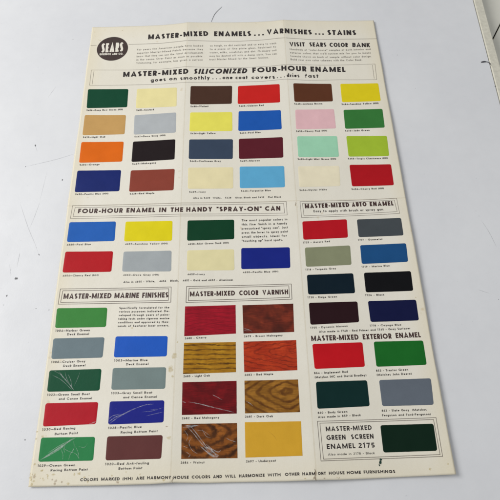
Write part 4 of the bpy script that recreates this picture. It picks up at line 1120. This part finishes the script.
# the right-hand edge runs through the measured points
(ax, ay), (bx, by) = RIM['a'][0], RIM['a'][2]
def edge_x(y, off=0.0): return ax + (bx - ax) * (y - ay) / (by - ay) + off
Y0, Y1 = -900.0, 1100.0
tbl = table_material()
table = prism('table_top', [(-1100, Y0), (edge_x(Y0), Y0), (edge_x(Y1), Y1), (-1100, Y1)], -18, 0, tbl, bevel=.5)
table['kind'] = 'structure'
trim_m = flat_mat('cream_edge_band', (214, 210, 194), 0.55, 0.10, 220)
trim = prism('edge_band', [(edge_x(Y0, .7), Y0), (edge_x(Y0, 13.4), Y0), (edge_x(Y1, 13.4), Y1), (edge_x(Y1, .7), Y1)], -18, 0.9, trim_m, bevel=1.1)
trim['label'] = 'narrow worn cream edge band running along the right side of the white table'; trim['category'] = 'edge band'
glue = prism('glue_line', [(edge_x(Y0, .02), Y0), (edge_x(Y0, .68), Y0), (edge_x(Y1, .68), Y1), (edge_x(Y1, .02), Y1)], -18, -0.5, flat_mat('dirt_in_joint', (120, 118, 108), .8), trim)
floor_m = flat_mat('grey_cream_boards', (226, 224, 212), 0.55, 0.05, 30)
# boards beyond the table, one diagonal joint between them
(d0x, d0y), (d1x, d1y) = RIM['d']
zf = -24.0
def proj(px, py, z):      # the joint was measured at table height: drop it to the boards along the camera ray
    t = (z - CAM_LOC[2]) / (0 - CAM_LOC[2]); return (CAM_LOC[0] + (px - CAM_LOC[0]) * t, CAM_LOC[1] + (py - CAM_LOC[1]) * t)
p0, p1 = proj(d0x, d0y, zf), proj(d1x, d1y, zf)
ddx, ddy = p0[0] - p1[0], p0[1] - p1[1]; l = math.hypot(ddx, ddy); ddx /= l; ddy /= l
A0 = (p1[0] - ddx * 1500, p1[1] - ddy * 1500); A1 = (p1[0] + ddx * 1500, p1[1] + ddy * 1500)
nx, ny = -ddy, ddx
b1 = prism('floor', [(A0[0] + nx * .9, A0[1] + ny * .9), (A1[0] + nx * .9, A1[1] + ny * .9), (A1[0] + nx * 1800, A1[1] + ny * 1800), (A0[0] + nx * 1800, A0[1] + ny * 1800)], zf - 20, zf, floor_m, bevel=.8)
b2 = prism('floor', [(A1[0] - nx * .9, A1[1] - ny * .9), (A0[0] - nx * .9, A0[1] - ny * .9), (A0[0] - nx * 1800, A0[1] - ny * 1800), (A1[0] - nx * 1800, A1[1] - ny * 1800)], zf - 20, zf, floor_m, bevel=.8)
b3 = prism('floor_base', [(-2500, -2500), (2500, -2500), (2500, 2500), (-2500, 2500)], zf - 60, zf - 24, flat_mat('dark_joint', (60, 58, 50), .9))
for b in (b1, b2, b3): b['kind'] = 'structure'

# marks on the table: scratches and specks belong to the table, the loose hair is a thing
def tube(pts, r, z):
    P = dense(pts, 1.0); V = []; F = []; n = 6
    for i, p in enumerate(P):
        q = P[min(i + 1, len(P) - 1)]; o = P[max(0, i - 1)]
        dx, dy = q[0] - o[0], q[1] - o[1]; l = math.hypot(dx, dy) or 1; sx, sy = -dy / l, dx / l
        rad = r * (0.5 + 0.5 * math.sin(math.pi * (i + .5) / len(P)))
        for k in range(n):
            t = 2 * math.pi * k / n; V.append((p[0] + sx * rad * math.cos(t), p[1] + sy * rad * math.cos(t), z + rad * math.sin(t)))
    for i in range(len(P) - 1):
        for k in range(n): F.append((i * n + k, i * n + (k + 1) % n, (i + 1) * n + (k + 1) % n, (i + 1) * n + k))
    F.append(tuple(range(n - 1, -1, -1))); F.append(tuple((len(P) - 1) * n + k for k in range(n)))
    return V, F
dust = flat_mat('grey_lint', (70, 70, 76), .8)
rt = random.Random(5)
for kind, pts, w in TABLE_MARKS:
    V, F, A = [], [], []
    if kind == 'fibre':
        V, F = tube(smooth_pts(pts), w * .75, w * .75 + .02); o = link('hair', V, F, dust, smooth=True)
        o['label'] = 'thin curved grey hair on the white table just above the top edge of the chart'; o['category'] = 'hair'; continue
    if kind in ('burn', 'burn2'):
        V, F = tube(smooth_pts(pts), w * .5, w * .3); 
        if kind == 'burn':
            V2, F2 = [], []
            k = len(V); A2 = []
            P = smooth_pts(pts)[:9]; t2, f2 = tube(P, w * 1.15, w * .25)
            F += [tuple(i + k for i in f) for f in f2]; V += t2
        o = link('lint_fibre', V, F, dust, smooth=True)
        o['label'] = ('short dark thread with a thick end lying against the cream edge band' if kind == 'burn' else 'tiny dark crumb of lint below the dark thread beside the edge band'); o['category'] = 'lint'; continue
    if kind == 'scratch':
        ribbon_fade(smooth_pts(pts), w * 1.3, V, F, A, .02); link('scratch', V, F, MARK_M, table, attrs=A); continue
    if kind == 'speck2':
        ribbon_fade([tuple(p) for p in pts], w * 1.1, V, F, A, .03, 1.4); link('speck', V, F, SPECK_M, table, attrs=A); continue
    if kind == 'speck':
        blob(pts[0][0], pts[0][1], w * .9, w * .8, V, F, A, .03, rt); link('speck', V, F, SPECK_M, table, attrs=[a * .7 for a in A]); continue
    if kind == 'knot':     # small grey peg set in the board
        blob(pts[0][0], pts[0][1], w * 1.0, w * .85, V, F, A, .025, rt, (1.0, .8, .5)); link('peg_hole', V, F, SPECK_M, table, attrs=A); continue

# ------------------------------------------------------------------ camera
cam_d = bpy.data.cameras.new('camera'); cam = bpy.data.objects.new('camera', cam_d); COL.objects.link(cam)
R = Matrix(CAM_ROT)
M4 = R.to_4x4(); M4.translation = Vector([c * MM for c in CAM_LOC])
cam.matrix_world = M4
cam_d.sensor_fit = 'HORIZONTAL'; cam_d.sensor_width = 36.0; cam_d.lens = 36.0
cam_d.clip_start = 0.01; cam_d.clip_end = 50
scene.camera = cam

# ------------------------------------------------------------------ light: a large window to the upper left, soft room fill
w = bpy.data.worlds.new('World'); scene.world = w; w.use_nodes = True
bg = w.node_tree.nodes['Background']; bg.inputs[0].default_value = (0.955, 0.975, 1.0, 1); bg.inputs[1].default_value = WORLD_S
def area(name, loc, target, size, energy, color):
    d = bpy.data.lights.new(name, 'AREA'); d.shape = 'RECTANGLE'; d.size, d.size_y = size; d.energy = energy; d.color = color
    o = bpy.data.objects.new(name, d); COL.objects.link(o); o.location = loc
    o.rotation_euler = (Vector(target) - Vector(loc)).to_track_quat('-Z', 'Y').to_euler()
    return o
area('window_light', (-1.45, 0.38, 1.35), (-0.05, 0.05, 0), (1.1, 1.0), WIN_E, (1.0, 0.985, 0.96))

scene.view_settings.view_transform = 'Standard'; scene.view_settings.look = 'None'
scene.view_settings.exposure = 0; scene.view_settings.gamma = 1
scene.cycles.filter_width = 1.9
scene.cycles.max_bounces = 8; scene.cycles.transparent_max_bounces = 16
